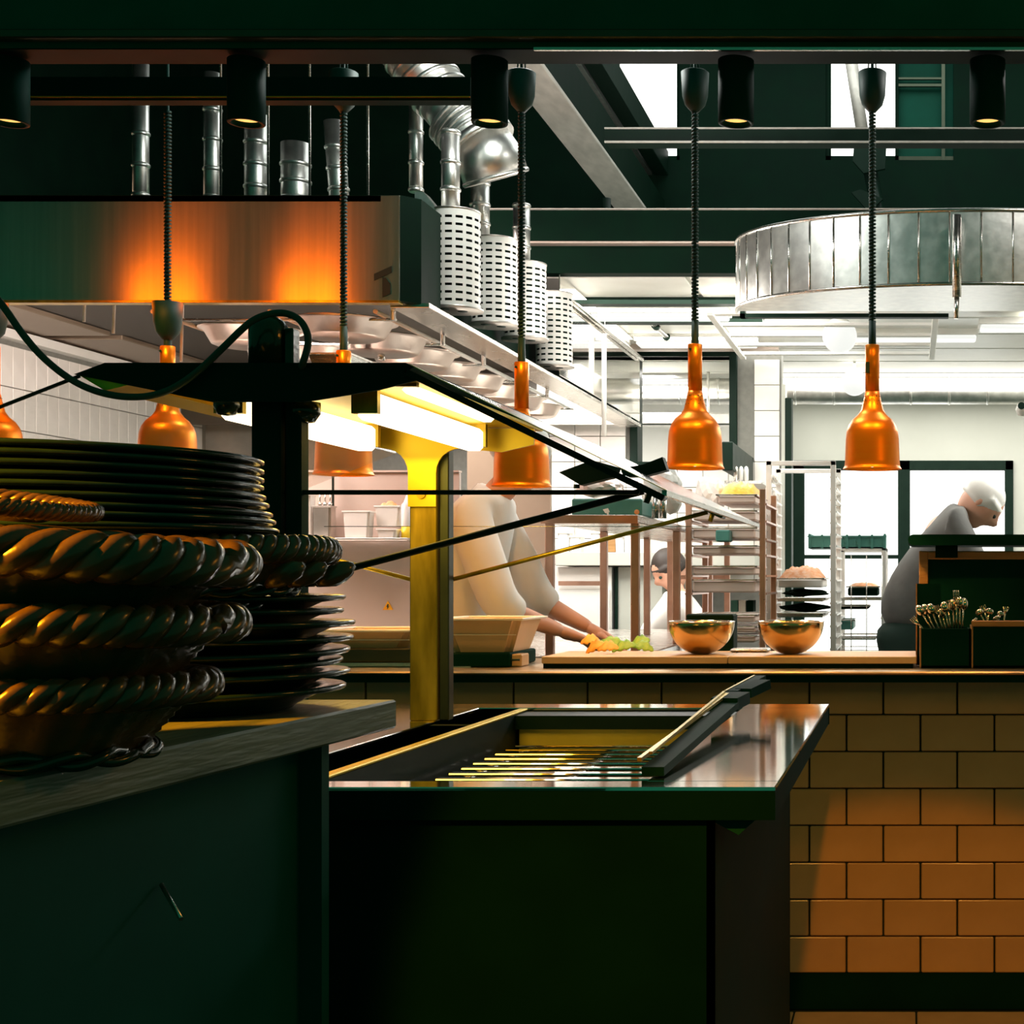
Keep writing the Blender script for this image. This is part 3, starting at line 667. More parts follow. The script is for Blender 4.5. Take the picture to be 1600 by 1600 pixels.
# ================================================================ EXTRACTION HOOD (left)
HX, HY0, HY1 = -1.596, 4.6, 8.3
hb, ht = EZ+.87, EZ+1.20
hood = thing('extraction_hood', (-2.7, 6.4, hb), 'big brushed steel extraction hood at the left, lit orange', 'hood')
box('front_panel', 'hood', hood, -4.1, HX, HY0, HY0+.03, hb, ht, bev=.002)
box('bottom_lip', 'amber', hood, -4.1, HX, HY0-.012, HY0+.03, hb-.008, hb, bev=.001)
bm = new_bm(); add_prism(bm, [(HX, HY0), (HX+.05, HY0+.05), (HX+.05, HY0+.24), (HX-.05, HY0+.26), (HX-.05, HY1), (HX-.07, HY1), (HX-.07, HY0+.24), (HX, HY0+.20)], hb, ht, 'Z'); fin('side_panel', bm, 'black', hood)
box('side_rail', 'steel', hood, HX-.05, HX+.075, HY0+.05, HY1, hb-.012, hb+.004, bev=.002)
box('top_panel', 'black_metal', hood, -4.1, HX-.06, HY0, HY1, ht-.02, ht)
box('inner_lining', 'lining', hood, -4.1, HX-.07, HY0+.04, HY1, ht-.04, ht-.02)
box('back_panel', 'lining', hood, -4.1, -2.1, HY1-.03, HY1, hb, ht)
box('back_panel', 'white', hood, -2.1, HX+.02, HY1-.03, HY1, hb, ht)  # white part stands for the lit end of the dark back panel
# mark printed on the front
bm = new_bm(); y = HY0-.002
add_prism(bm, [(PX(a, y), PZ(b, y)) for a, b in ((584.5, 428), (612, 415.5), (612, 426), (584.5, 438.5))], y-.001, y)
add_prism(bm, [(PX(a, y), PZ(b, y)) for a, b in ((597.5, 433), (603, 434.5), (610, 443), (610, 459), (597.5, 464.5))], y-.001, y)
fin('printed_mark', bm, 'mark', hood)
# stainless far wing with vertical side
wing = thing('steel_partition', (-1.5, 7.4, hb), 'mirror-like steel side panel under the kitchen ceiling, behind the slotted diffusers', 'panel')
for k in range(2):
    box('panel', 'steel_top', wing, -1.535, -1.53, 6.42+.95*k, 7.36+.95*k, hb+.02, EZ+1.33, bev=.002)
tube('panel_rail', 'steel', wing, [(-1.515, 6.4, EZ+1.24), (-1.515, 8.3, EZ+1.24)], .012, 8)
tube('panel_post', 'white', wing, [(-1.50, 7.2, EZ+.70), (-1.50, 7.2, EZ+1.2)], .012, 8)
# slotted diffusers
def diffuser(Y, zb, h, r, label):
    c = (-1.548+.01, Y, zb)
    t = thing('slotted_diffuser', c, label, 'diffuser', 'slotted round air diffusers along the hood')
    rows = 13; seg = 15; dz = h/rows
    bm = new_bm(); vs_ = {}
    def V(i, z):
        key = (i % (seg*6), round(z, 5))
        if key not in vs_:
            a = 2*pi*key[0]/(seg*6); vs_[key] = bm.verts.new(Vector((c[0]+r*cos(a), c[1]+r*sin(a), z)))
        return vs_[key]
    for k in range(rows):
        z0, z1, z2 = zb+k*dz, zb+k*dz+dz*.66, zb+(k+1)*dz
        off = 0
        for i in range(seg):
            a = i*6+off
            for q in range(6):
                bm.faces.new((V(a+q, z0), V(a+q+1, z0), V(a+q+1, z1), V(a+q, z1)))
                if q > 3 or k == rows-1: bm.faces.new((V(a+q, z1), V(a+q+1, z1), V(a+q+1, z2), V(a+q, z2)))
    for f in bm.faces: f.smooth = True
    bmesh.ops.remove_doubles(bm, verts=bm.verts, dist=.0001)
    fin('slotted_shell', bm, 'white', t)
    bm = new_bm(); add_lathe(bm, [(0, .001), (r*.93, .001), (r*.93, h), (0, h)], c, 24); fin('core', bm, 'black', t)
    bm = new_bm(); add_lathe(bm, [(0, -.004), (r*1.12, -.004), (r*1.12, .002), (0, .002)], c, 36); fin('bottom_plate', bm, 'steel_matt', t)
    lathe('top_plate', 'steel_matt', t, [(0, h), (r*1.03, h), (r*1.03, h+.004), (0, h+.004)], c, 36)
    bm = new_bm()
    for d in (-.28, .28): add_lathe(bm, [(0, -.0055), (r*.2, -.0055), (r*.2, -.0041), (0, -.0041)], (c[0]+d*r, c[1]-r*.2+d*r, c[2]), 14)
    fin('port_hole', bm, 'mark', t)
for Y, yb, yt, lab in ((4.97, 484, 333, 'nearest slotted air diffuser beside the hood corner'), (5.44, 508, 376, 'second slotted air diffuser from the hood front'), (5.87, 530, 414, 'third slotted air diffuser, behind the cord of the lowest lamp'), (6.35, 573, 460, 'farthest slotted air diffuser, right of the lamp cord')):
    diffuser(Y, PZ(yb, Y), PZ(yt, Y)-PZ(yb, Y), .083 if Y < 6 else .078, lab)

# ---- ducts
def ringed(pts, r, rings, m='duct', seg=28):
    bm = new_bm(); P_ = [Vector(p) for p in pts]; add_tube(bm, P_, r, seg); 
    L = [(b-a).length for a, b in zip(P_, P_[1:])]; T = sum(L)
    for f in rings:
        d = f*T; i = 0
        while i < len(L)-1 and d > L[i]: d -= L[i]; i += 1
        u = (P_[i+1]-P_[i]).normalized(); c = P_[i]+u*d
        add_tube(bm, [c-u*.008, c-u*.003, c+u*.003, c+u*.008], [r, r+.004, r+.004, r], seg)
    return bm
for px, yt, yb, Y, w_, lab in ((650, 150, 300, 5.3, 21, 'thin round duct at the hood corner, left of the duct elbow'), (704, 205, 336, 4.95, 28, 'round duct rising from the nearest slotted diffuser'), (750, 285, 378, 5.44, 29, 'round duct rising from the second slotted diffuser'), (815, 320, 416, 5.87, 26, 'round duct rising from the third slotted diffuser')):
    bm = ringed([P(px, yb, Y), P(px, yt, Y)], w_/2/S(Y), (.02, .3, .62, .98)); tag(fin('round_duct', bm, 'duct'), lab, 'duct')
dk = thing('duct_elbow', P(760, 230, 5.3), 'large silver ribbed duct bending down right above the diffusers', 'duct')
bm = ringed([P(612, 30, 5.2), P(648, 92, 5.2), P(690, 152, 5.2)], .105, [.35, .47, .59, .71, .83, .95], seg=36); fin('ribbed_section', bm, 'duct', dk)
bm = ringed([P(690, 152, 5.2), P(716, 184, 5.2)], .096, [.1, .9], seg=36); fin('plain_section', bm, 'duct', dk)
bm = ringed([P(714, 182, 5.2), P(734, 206, 5.2), P(748, 226, 5.2)], .118, [.05, .25, .45, .65, .9], seg=36); fin('ribbed_section', bm, 'duct', dk)
bm = new_bm(); a, b = Vector(P(744, 220, 5.2)), Vector(P(751, 230, 5.2)); add_tube(bm, [a, b], .136, 40); fin('flange', bm, 'duct', dk)
bm = ringed([P(749, 227, 5.2), P(766, 250, 5.2), P(776, 280, 5.22)], .116, [.95], seg=36); fin('bend', bm, 'duct', dk)
for k, (px, yt, yb, w_, tilt) in enumerate(((332, 115, 300, 26, 0), (400, 180, 310, 34, 0), (462, 225, 310, 44, 0), (528, 190, 270, 30, 14), (220, 100, 300, 24, 0))):
    Y = 5.2; bm = ringed([(PX(px+tilt/2, Y), Y, EZ+1.201), P(px-tilt/2, yt, Y)], w_/2/S(Y), (.08, .25, .42, .6, .78), 'duct')
    tag(fin('ribbed_duct', bm, 'duct'), ['ribbed round duct second from the left above the hood', 'ribbed round duct under the second downlight', 'short wide ribbed duct on the hood, left of the tilted one', 'tilted smooth duct behind a lamp cord above the hood', 'leftmost ribbed duct above the hood, glowing faint orange'][k], 'duct')
for k, px in enumerate((345, 419, 484, 575)):
    Y = 5.1; bm = new_bm(); add_tube(bm, [(PX(px, Y), Y, EZ+1.2), (PX(px, Y), Y, 4.6)], .0045, 8)
    tag(fin('threaded_rod', bm, 'steel'), ['thin hanger rod right of the second ribbed duct', 'thin hanger rod right of the duct under the downlight', 'thin bright hanger rod right of the short wide duct', 'thin hanger rod right of the tilted duct'][k], 'rod')
box_l = thing('duct_collar', P(664, 325, 4.9), 'creased foil collar at the foot of the thin duct on the hood corner', 'collar')
bm = new_bm(); add_prism(bm, [(PX(a, 4.9), PZ(b, 4.9)) for a, b in ((648, 300), (662, 300), (672, 312), (684, 328), (666, 330), (648, 326))], 4.9, 4.96); fin('foil', bm, 'duct', box_l)
light('duct_fill', 'POINT', (-1.15, 4.45, EZ+1.85), 45, (.97, 1, .95), .2)  # fill lamps added to brighten ducts, drum and diffusers; no fixtures
light('duct_fill', 'POINT', (.62, 4.5, EZ+1.8), 18, (1, .97, .92), .1)
light('duct_fill', 'POINT', (-.9, 5.6, EZ+.95), 22, (1, .93, .86), .15)

# ---- round plenum drum at right
rd = thing('round_duct_drum', (.25, 5.75, EZ+1.04), 'huge curved sheet metal duct drum hanging at the upper right', 'duct')
def drum_pts(n, rx=.93, ry=.55, cx=.25, cy=5.75, a0=pi, a1=2*pi): return [(cx+rx*cos(a0+(a1-a0)*i/n), cy+ry*sin(a0+(a1-a0)*i/n)) for i in range(n+1)]
NS = 26
for i in range(NS):
    sub = drum_pts(4, a0=pi+pi*i/NS, a1=pi+pi*(i+1)/NS)
    bm = new_bm(); lo, hi = EZ+1.05, EZ+1.30
    A = [bm.verts.new((x, y, lo)) for x, y in sub]; B = [bm.verts.new((x, y, hi)) for x, y in sub]
    for j in range(4): bm.faces.new((A[j], A[j+1], B[j+1], B[j])).smooth = True
    fin('sheet', bm, 'duct', rd)
    x, y = sub[-1]; tube('seam', 'steel', rd, [(x, y-.002, lo), (x, y-.002, hi)], .0035, 6)
bm = new_bm()
for z in (EZ+1.045, EZ+1.305): add_tube(bm, [(x, y, z) for x, y in drum_pts(48)], .007, 8)
fin('edge_bead', bm, 'steel', rd)
bm = new_bm(); add_prism(bm, drum_pts(40), EZ+1.047, EZ+1.052, 'Z'); add_prism(bm, drum_pts(40), EZ+1.3, EZ+1.305, 'Z'); fin('bottom_plate', bm, 'duct', rd)
tube('flange_pipe', 'steel', rd, [P(1495, 336, 5.15), P(1495, 465, 5.15)], .016, 12); tube('flange_foot', 'steel', rd, [P(1495, 465, 5.15), P(1494, 498, 5.15)], .009, 8)
bm = new_bm(); add_box(bm, PX(1157, 5.9), PX(1165, 5.9), 5.88, 5.92, PZ(497, 5.9), PZ(372, 5.9)); add_box(bm, PX(1157, 5.9), PX(1482, 5.9), 5.88, 5.92, PZ(497, 5.9), PZ(491, 5.9)); fin('hanger_frame', bm, 'black_metal', rd)
# overhead strip lights and globes on the right
for k, (xa, xb, y, z) in enumerate(((-.55, .20, 6.9, 2.47), (-.40, .35, 7.9, 2.47), (.35, 1.6, 7.4, 2.44), (-1.55, -.9, 7.25, 2.47), (-1.5, -.85, 8.1, 2.47), (-1.70, -1.35, 9.1, 2.40))):
    t = thing('ceiling_strip_light', ((xa+xb)/2, y, z), ['white strip light nearest above the white globes', 'white strip light behind the white globes', 'long white strip light at the right under the round duct', 'white strip light left of the black framed kitchen window', 'white strip light close above the black framed window', 'white strip light seen through the black framed window'][k], 'light', 'ceiling strip lights')
    box('diffuser', 'glow_w', t, xa, xb, y-.07, y+.07, z-.02, z, bev=.006); box('housing', 'white', t, xa-.01, xb+.01, y-.08, y+.08, z, z+.035, bev=.003)
for px, py, Y, r, lab in ((1312, 525, 7.26, .085, 'white glowing globe lamp below the round duct'), (1335, 598, 9.0, .08, 'white glowing globe lamp farther back beside the orange lamp neck')):
    c = P(px, py, Y); t = thing('globe_lamp', (c[0], Y, c[2]-r), lab, 'lamp', 'white globe lamps')
    bm = new_bm(); add_lathe(bm, [(r*sin(pi*k/16), -r*cos(pi*k/16)) for k in range(17)], c, 28); fin('globe', bm, 'glow_w', t)
    bm = new_bm(); add_lathe(bm, [(r*.9, r*.45), (r*.5, r*.92), (r*.1, r*1.05), (0, r*1.05)], c, 24); fin('cap', bm, 'white', t)
    tube('stem', 'white', t, [(c[0], Y, c[2]+r), (c[0], Y, 2.51)], .008, 8)
# white slatted frame hanging under the ceiling
fr = thing('ceiling_drying_rack', (-.3, 7.3, 2.35), 'white slatted rack hanging below the ceiling under the round duct', 'rack')
for k in range(5):
    y = 6.75+.3*k; box('slat', 'white', fr, -.93, .12, y, y+.05, 2.385, 2.40, bev=.002)
for x in (-.93, .10): box('side_bar', 'white', fr, x, x+.03, 6.7, 8.05, 2.37, 2.385, bev=.002)
# round duct along the far wall
bm = ringed([(-3.0, 9.6, EZ+1.225), (2.5, 9.6, EZ+1.225)], .085, [k/22 for k in range(1, 22)], seg=28)
tag(fin('long_round_duct', bm, 'duct'), 'long horizontal round duct along the far wall under the ceiling', 'duct')
bm = new_bm(); add_box(bm, -3, -.95, 9.35, 9.5, EZ+.98, EZ+1.06, bev=.01); add_tube(bm, [(-1.3, 9.45, EZ+1.05), (-1.3, 9.45, EZ+1.331)], .01, 6); add_tube(bm, [(-2.3, 9.45, EZ+1.05), (-2.3, 9.45, EZ+1.331)], .01, 6); tag(fin('cable_tray', bm, 'duct'), 'flat metal tray below the long duct, seen through the black framed window', 'tray')
# sprinkler pipe with couplings
a, b = Vector(P(948, 432, 6.6)), Vector(P(1056, 541, 8.3)); pp = thing('ceiling_pipe', a, 'bright ceiling pipe with dark couplings running to the back', 'pipe')
tube('pipe', 'steel', pp, [a, b], .014, 12)
for f in (.02, .26, .48, .66, .84): tube('coupling', 'black_metal', pp, [a.lerp(b, f-.012), a.lerp(b, f+.012)], .021, 12)
tube('down_pipe', 'black_metal', pp, [a+Vector((0, 0, .35)), a], .019, 12)

# ================================================================ HOOD INTERIOR: pans on the overhead rack
rk = thing('overhead_pan_rack', (-1.75, 5.8, EZ+.80), 'white rod rack for pans hanging under the hood', 'rack')
for x in (-1.695, -2.03, -2.40): tube('rail', 'white', rk, [(x, 4.66, EZ+.848), (x, 7.3, EZ+.848)], .008, 8)
for k in range(6): tube('cross_rod', 'steel', rk, [(-2.41, 4.75+.5*k, EZ+.837), (-1.66, 4.75+.5*k, EZ+.837)], .005, 6)
for k in range(5): tube('hanger', 'steel', rk, [(-1.66, 4.72+.5*k, EZ+.83), (-1.66, 4.72+.5*k, ht-.03)], .009, 8)
pb = None
lbs = ['nearest spun steel pan under the hood edge', 'second spun steel pan from the hood front', 'third spun steel pan from the hood front', 'fourth spun steel pan from the hood front', 'fifth spun steel pan from the hood front', 'sixth spun steel pan from the hood front', 'seventh spun steel pan from the hood front', 'farthest spun steel pan on the hood rack']
prof = [(0, 0), (.11, 0), (.125, .006), (.150, .050), (.168, .054), (.168, .057), (.148, .054), (.122, .009), (0, .004)]
for k in range(8):
    loc = (-1.86, 4.84+.335*k, EZ+.79)
    if pb is None:
        pb = thing('spun_pan', (0, 0, 0), lbs[0], 'pan', 'round pans on the hood rack')
        lathe('pan_body', 'pan', pb, prof, (0, 0, 0), 44); lathe('pan_knob', 'steel', pb, [(0, -.02), (.012, -.02), (.012, 0), (0, 0)], (0, 0, 0), 14)
        pb.location = loc
    else: dup(pb, loc, lbs[k])
l2 = ['near left spun pan under the hood', 'second spun pan in the left row under the hood', 'third spun pan in the left row under the hood', 'fourth spun pan in the left row under the hood', 'fifth spun pan in the left row under the hood']
for k in range(5): dup(pb, (-2.24, 5.0+.4*k, EZ+.79), l2[k])
for px, pya, pyb, lab in ((136, 470, 503, 'short white hook hanging under the hood, left one'), (182, 470, 521, 'long white hook hanging under the hood, right one'), (288, 470, 565, 'white vertical rod under the hood right of the left lamp cord')):
    bm = new_bm(); add_tube(bm, [(PX(px, 4.9), 4.9, ht-.04), P(px-5, pyb, 4.9)], .005, 8); tag(fin('hanging_hook', bm, 'white'), lab, 'hook')
# wall cabinets left above the tiles
for k, (ya, yb, lab) in enumerate(((5.0, 6.9, 'brown grey wall cabinet above the left tiles, nearest'), (7.0, 8.5, 'brown grey wall cabinet above the left tiles, farther'))):
    t = thing('wall_cabinet', (-3.9, ya, 2.32), lab, 'cabinet')
    box('cabinet_body', 'brownw', t, -4.19, -3.75, ya, yb, 2.31, 2.58, bev=.004)
    for j in range(3):
        w3 = (yb-ya)/3; box('door', 'brownw', t, -3.745, -3.73, ya+w3*j+.01, ya+w3*(j+1)-.01, 2.33, 2.56, bev=.003)
# cladding wall with shelf behind the counter
cp = thing('steel_cladding', (-2.6, 5.62, .9), 'pinkish steel clad partition behind the counter with warning triangle', 'partition')
xr = PX(718, 5.6)
for k in range(4): box('panel', 'pinkw', cp, xr-.75*(k+1)+.004, xr-.75*k, 5.6, 5.62, .912, PZ(738, 5.6), bev=.002)
box('panel_cap', 'pinkw', cp, xr-2.2, xr, 5.59, 5.63, PZ(738, 5.6), PZ(735, 5.6))
box('upper_panel', 'brownw', cp, -2.23, PX(860, 7.4), 7.4, 7.43, .95, PZ(690, 7.4))
bm = new_bm(); add_prism(bm, [(PX(a, 5.59), PZ(b, 5.59)) for a, b in ((597, 953), (613, 953), (605, 939))], 5.596, 5.6); fin('warning_sign', bm, 'yellow', cp)['label'] = 'yellow triangular warning sticker'
bm = new_bm(); add_prism(bm, [(PX(a, 5.59), PZ(b, 5.59)) for a, b in ((604.6, 944), (606.5, 944), (605.5, 947.5), (607, 947.5), (604, 952), (604.6, 948.5), (603.2, 948.5))], 5.594, 5.596); fin('bolt_symbol', bm, 'mark', cp)
sh = thing('wall_shelf', P(560, 842, 5.5), 'shelf on the pink steel partition with tubs and a bottle', 'shelf')
box('board', 'steel_matt', sh, PX(455, 5.5), PX(645, 5.5), 5.44, 5.59, PZ(845, 5.5), PZ(841, 5.5), bev=.002)
box('rod', 'black_metal', sh, PX(520, 5.57), PX(521.5, 5.57), 5.56, 5.575, PZ(800, 5.57), PZ(735, 5.57))
def tub(name, px0, px1, pyt, pyb, Y, m, label, cat, d=.06, taper=.12, lid=None, content=None):
    c = ((PX(px0, Y)+PX(px1, Y))/2, Y+d/2, PZ(pyb, Y)); wx = (PX(px1, Y)-PX(px0, Y))/2; h = PZ(pyt, Y)-PZ(pyb, Y)
    t = thing(name, c, label, cat)
    bm = new_bm(); k = 1-taper
    P0 = [(-wx*k, -d/2*k), (wx*k, -d/2*k), (wx*k, d/2*k), (-wx*k, d/2*k)]; P1 = [(-wx, -d/2), (wx, -d/2), (wx, d/2), (-wx, d/2)]; P2 = [(a*.93, b*.93) for a, b in P1]; P3 = [(a*.93, b*.93) for a, b in P0]
    R_ = [[bm.verts.new((c[0]+a, c[1]+b, c[2]+z)) for a, b in q] for q, z in ((P0, 0), (P1, h), (P2, h), (P3, .004))]
    bm.faces.new(R_[0][::-1]); bm.faces.new(R_[3])
    for A, B in zip(R_, R_[1:]):
        for i in range(4): bm.faces.new((A[i], A[(i+1) % 4], B[(i+1) % 4], B[i]))
    bmesh.ops.bevel(bm, geom=[e for e in bm.edges if abs(e.verts[0].co.z-e.verts[1].co.z) > h*.5], offset=min(wx, d/2)*.25, segments=2, affect='EDGES')
    fin('body', bm, m, t)
    bm = new_bm(); add_box(bm, c[0]-wx*1.06, c[0]+wx*1.06, c[1]-d/2*1.06, c[1]-d/2*.97, c[2]+h-.006, c[2]+h, bev=.001)
    add_box(bm, c[0]-wx*1.06, c[0]+wx*1.06, c[1]+d/2*.97, c[1]+d/2*1.06, c[2]+h-.006, c[2]+h, bev=.001)
    add_box(bm, c[0]-wx*1.06, c[0]-wx*.97, c[1]-d/2, c[1]+d/2, c[2]+h-.006, c[2]+h); add_box(bm, c[0]+wx*.97, c[0]+wx*1.06, c[1]-d/2, c[1]+d/2, c[2]+h-.006, c[2]+h)
    fin('rim', bm, m, t)
    if content:
        bm = new_bm(); t_ = bmesh.new(); bmesh.ops.create_grid(t_, x_segments=14, y_segments=8, size=1)
        for v in t_.verts: v.co = Vector((c[0]+v.co.x*wx*.9, c[1]+v.co.y*d*.44, c[2]+h*.85+(1-abs(v.co.x)**2)*(1-abs(v.co.y)**2)*h*.35+random.uniform(-.004, .006)))
        for f in t_.faces: f.smooth = True
        merge(bm, t_); fin('contents', bm, content, t)
    return t
tub('white_tub', 535, 577, 798, 840, 5.47, 'plastic_w', 'white plastic tub in the middle of the wall shelf', 'tub')
tub('snack_tub', 585, 624, 790, 822, 5.50, 'plastic_w', 'clear white tub of orange chips on the wall shelf', 'tub', content='orange')
tub('small_tray', 588, 618, 826, 841, 5.45, 'plastic_w', 'low white tray under the tub of orange chips', 'tray')
tub('steel_tin', 488, 516, 790, 841, 5.5, 'steel_matt', 'brushed steel tin at the left of the wall shelf', 'tin', taper=.02)
tub('glass_box', 462, 484, 772, 841, 5.5, 'plastic_w', 'tall white box beside the black guard post on the wall shelf', 'box', taper=.0)
c = P(636, 841, 5.5); bt = thing('squeeze_bottle', c, 'white squeeze bottle with yellow bottom at the right of the wall shelf', 'bottle')
bm = new_bm(); add_lathe(bm, [(0, 0), (.019, 0), (.0205, .004), (.0205, .045), (0, .045)], c, 20); fin('yellow_sauce', bm, 'yplas', bt)
bm = new_bm(); add_lathe(bm, [(.0205, .045), (.0205, .125), (.012, .135), (.004, .16), (0, .162)], c, 20); fin('bottle_body', bm, 'plastic_w', bt)
for k, px in enumerate((500, 508, 516)):
    Y = 5.55; bm = new_bm(); add_tube(bm, [P(px, 772, Y), P(px, 786, Y)], .003, 6); add_tube(bm, [P(px, 786, Y), P(px, 792, Y)], [.009, .006], 8)
    tag(fin('hanging_ladle', bm, 'steel'), ['small ladle hanging left of two others over the wall shelf', 'small ladle hanging between two others over the wall shelf', 'small ladle hanging right of two others over the wall shelf'][k], 'ladle', 'ladles over the wall shelf')
# pans seen through the guard canopy (round objects above it)
tub('steel_tray', 478, 546, 551, 568, 4.9, 'steel', 'shallow steel tray standing above the guard canopy line', 'tray', d=.2)

# ================================================================ THINGS ON THE COUNTER
CTZ = .9265
cb_ = thing('cutting_board', (-.5, 4.12, CTZ), 'long cutting board with black base lying on the service counter', 'board')
yb_ = 4.02
xa, xm, xb = PX(846, yb_), PX(1137, yb_), PX(1432, yb_)
box('board_left', 'board', cb_, xa, xm-.001, yb_, 4.34, PZ(1037, yb_), PZ(1026, yb_), bev=.002); box('board_right', 'board', cb_, xm+.001, xb, yb_, 4.34, PZ(1037, yb_), PZ(1026, yb_), bev=.002)
box('base', 'black', cb_, xa+.004, xb-.01, yb_+.004, 4.33, CTZ, PZ(1037, yb_))
BZ = PZ(1026, yb_)
def bowl(px, w_, Y, label, squash=1):
    r = w_/2/S(Y); c = (PX(px, Y), Y, BZ+.001); h = 52/S(Y)
    t = thing('steel_bowl', c, label, 'bowl', 'round steel bowls on the cutting board')
    out = [(0, 0)]+[(r*sin(a), h*(1-cos(a))) for a in [radians(12+78*k/14) for k in range(15)]]
    out = [(x, max(0, z-.003)) for x, z in out]; top = out[-1][1]
    lathe('bowl_body', 'bowlm', t, out+[(r-.002, top)]+[(x*.975, z+.003) for x, z in out[::-1][1:]], c, 56)
    tb_ = bm = new_bm(); pts = [(c[0]+r*cos(2*pi*k/56), c[1]+r*sin(2*pi*k/56), c[2]+top) for k in range(56)]; add_tube(bm, pts, .0018, 6, closed=True); fin('rim', bm, 'steel_top', t)
    return t
M['bowlm'] = mat('gold_lit_hammered_steel', (.70, .42, .16), .20, 1, (.82, .54, .24), 14, .5, 22, rvar=.05)  # bowl steel with golden lamp light put into its colour
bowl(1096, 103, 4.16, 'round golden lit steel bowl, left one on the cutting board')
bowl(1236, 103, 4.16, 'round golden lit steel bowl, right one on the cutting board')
# gastronorm containers on black warmers
def gastro(px0, px1, pyt, pym, pyb, label, right=True):
    Y = 4.08; t = thing('food_pan', ((PX(px0, Y)+PX(px1, Y))/2, Y+.15, PZ(pyb, Y)), label, 'pan', 'cream food pans on the counter')
    x0, x1 = PX(px0, Y), PX(px1, Y); zt, zm = PZ(pyt, Y), PZ(pyb, Y)
    bm = new_bm(); k = .03
    R_ = [[bm.verts.new(q) for q in ((x0+k, Y+.02, zm), (x1-k, Y+.02, zm), (x1-k, Y+.24, zm), (x0+k, Y+.24, zm))], [bm.verts.new(q) for q in ((x0, Y, zt), (x1, Y, zt), (x1, Y+.26, zt), (x0, Y+.26, zt))]]
    bm.faces.new(R_[0][::-1])
    for i in range(4): bm.faces.new((R_[0][i], R_[0][(i+1) % 4], R_[1][(i+1) % 4], R_[1][i]))
    bmesh.ops.bevel(bm, geom=[e for e in bm.edges if abs(e.verts[0].co.z-e.verts[1].co.z) > .01], offset=.02, segments=3, affect='EDGES')
    o = fin('pan_wall', bm, 'board', t); md = o.modifiers.new('thick', 'SOLIDIFY'); md.thickness = .003
    bm = new_bm()
    for q in ((x0-.012, x1+.012, Y-.012, Y+.002), (x0-.012, x1+.012, Y+.258, Y+.272), (x0-.012, x0+.002, Y, Y+.26), (x1-.002, x1+.012, Y, Y+.26)): add_box(bm, *q, zt-.001, zt+.006, bev=.002)
    fin('rim', bm, 'plastic_w', t)
    box('groove_line', 'plastic_w', t, x0+.01, x1-.012, Y+.006, Y+.008, PZ(pym, Y)-.001, PZ(pym, Y)+.001)
    return t
gastro(688, 812, 969, 992, 1020, 'cream food pan on the black food warmer right of the brass post')
gastro(500, 645, 987, 1000, 1013, 'shallow cream food pan left of the brass post')
Y = 4.06; wm = thing('food_warmer', P(745, 1047, Y), 'black food warmer under the right cream food pan', 'warmer')
wb = box('body', 'tblack', wm, PX(672, Y), PX(797, Y), Y, Y+.28, CTZ+.001, PZ(1020, Y), bev=.004)
bm = new_bm(); add_tube(bm, [P(698, 1032, Y-.004), P(698, 1032, Y+.002)], .0052, 14); fin('pilot_light', bm, 'glow_s', wb)
box('label_strip', 'steel', wm, PX(688, Y), PX(736, Y), Y-.002, Y, PZ(1046, Y), PZ(1041, Y))
bm = new_bm(); add_box(bm, PX(792, Y), PX(812, Y), Y+.02, Y+.1, CTZ+.001, PZ(1023, Y), bev=.003); tpb = fin('tap_block', bm, 'board', wm); tube('tap_handle', 'mark', tpb, [P(799, 1031, Y+.01), P(812, 1031, Y+.01)], .003, 8)
w2 = thing('food_warmer', P(580, 1042, Y), 'low dark warmer under the left cream food pan', 'warmer')
box('body', 'counter_dark', w2, PX(505, Y), PX(645, Y), Y, Y+.27, CTZ+.014, PZ(1013, Y), bev=.004); box('foot_bar', 'steel', w2, PX(505, Y), PX(645, Y), Y+.01, Y+.25, CTZ+.001, CTZ+.014, bev=.002)
# salad leaves behind the board
def leaf(px, py, Y, l, a, m, label, k):
    c = P(px, py, Y); bm = new_bm(); n = 10; rows = []
    for i in range(n+1):
        f = i/n; w_ = .018*sin(pi*min(1, f*.9+.05))*(1+.25*sin(f*22)); rows.append([bm.verts.new(Vector((c[0]+(f-.5)*l*cos(a)+s*w_*-sin(a)*.6, c[1]+s*w_*.7, c[2]+.008+(f-.5)*l*sin(a)+s*w_*.75+.010*sin(pi*f)))) for s in (-1, -.5, 0, .5, 1)])
    for A, B in zip(rows, rows[1:]):
        for i in range(4): bm.faces.new((A[i], A[i+1], B[i+1], B[i])).smooth = True
    o = fin('salad_leaf', bm, m); tag(o, label, 'leaf', 'salad leaves on the board'); md = o.modifiers.new('thick', 'SOLIDIFY'); md.thickness = .0012
for k, q in enumerate(((922, 1008, 4.25, .055, .1, 'leafo', 'orange salad leaf at the left end of the leaf pile'), (930, 1018, 4.2, .06, .5, 'leafo', 'orange tipped salad leaf near the front of the pile'), (957, 1012, 4.22, .08, -.15, 'leaf', 'largest green salad leaf in the middle of the pile'), (950, 1019, 4.16, .06, .1, 'leafo', 'flat orange leaf under the largest green leaf'), (975, 1018, 4.18, .07, .25, 'leaf', 'green salad leaf right of the middle of the pile'), (1005, 1018, 4.2, .06, -.2, 'leaf', 'green salad leaf at the right end near the bowl'), (1000, 1010, 4.26, .06, .3, 'leaf', 'pale green salad leaf behind the right end of the pile'))): leaf(*q, k)

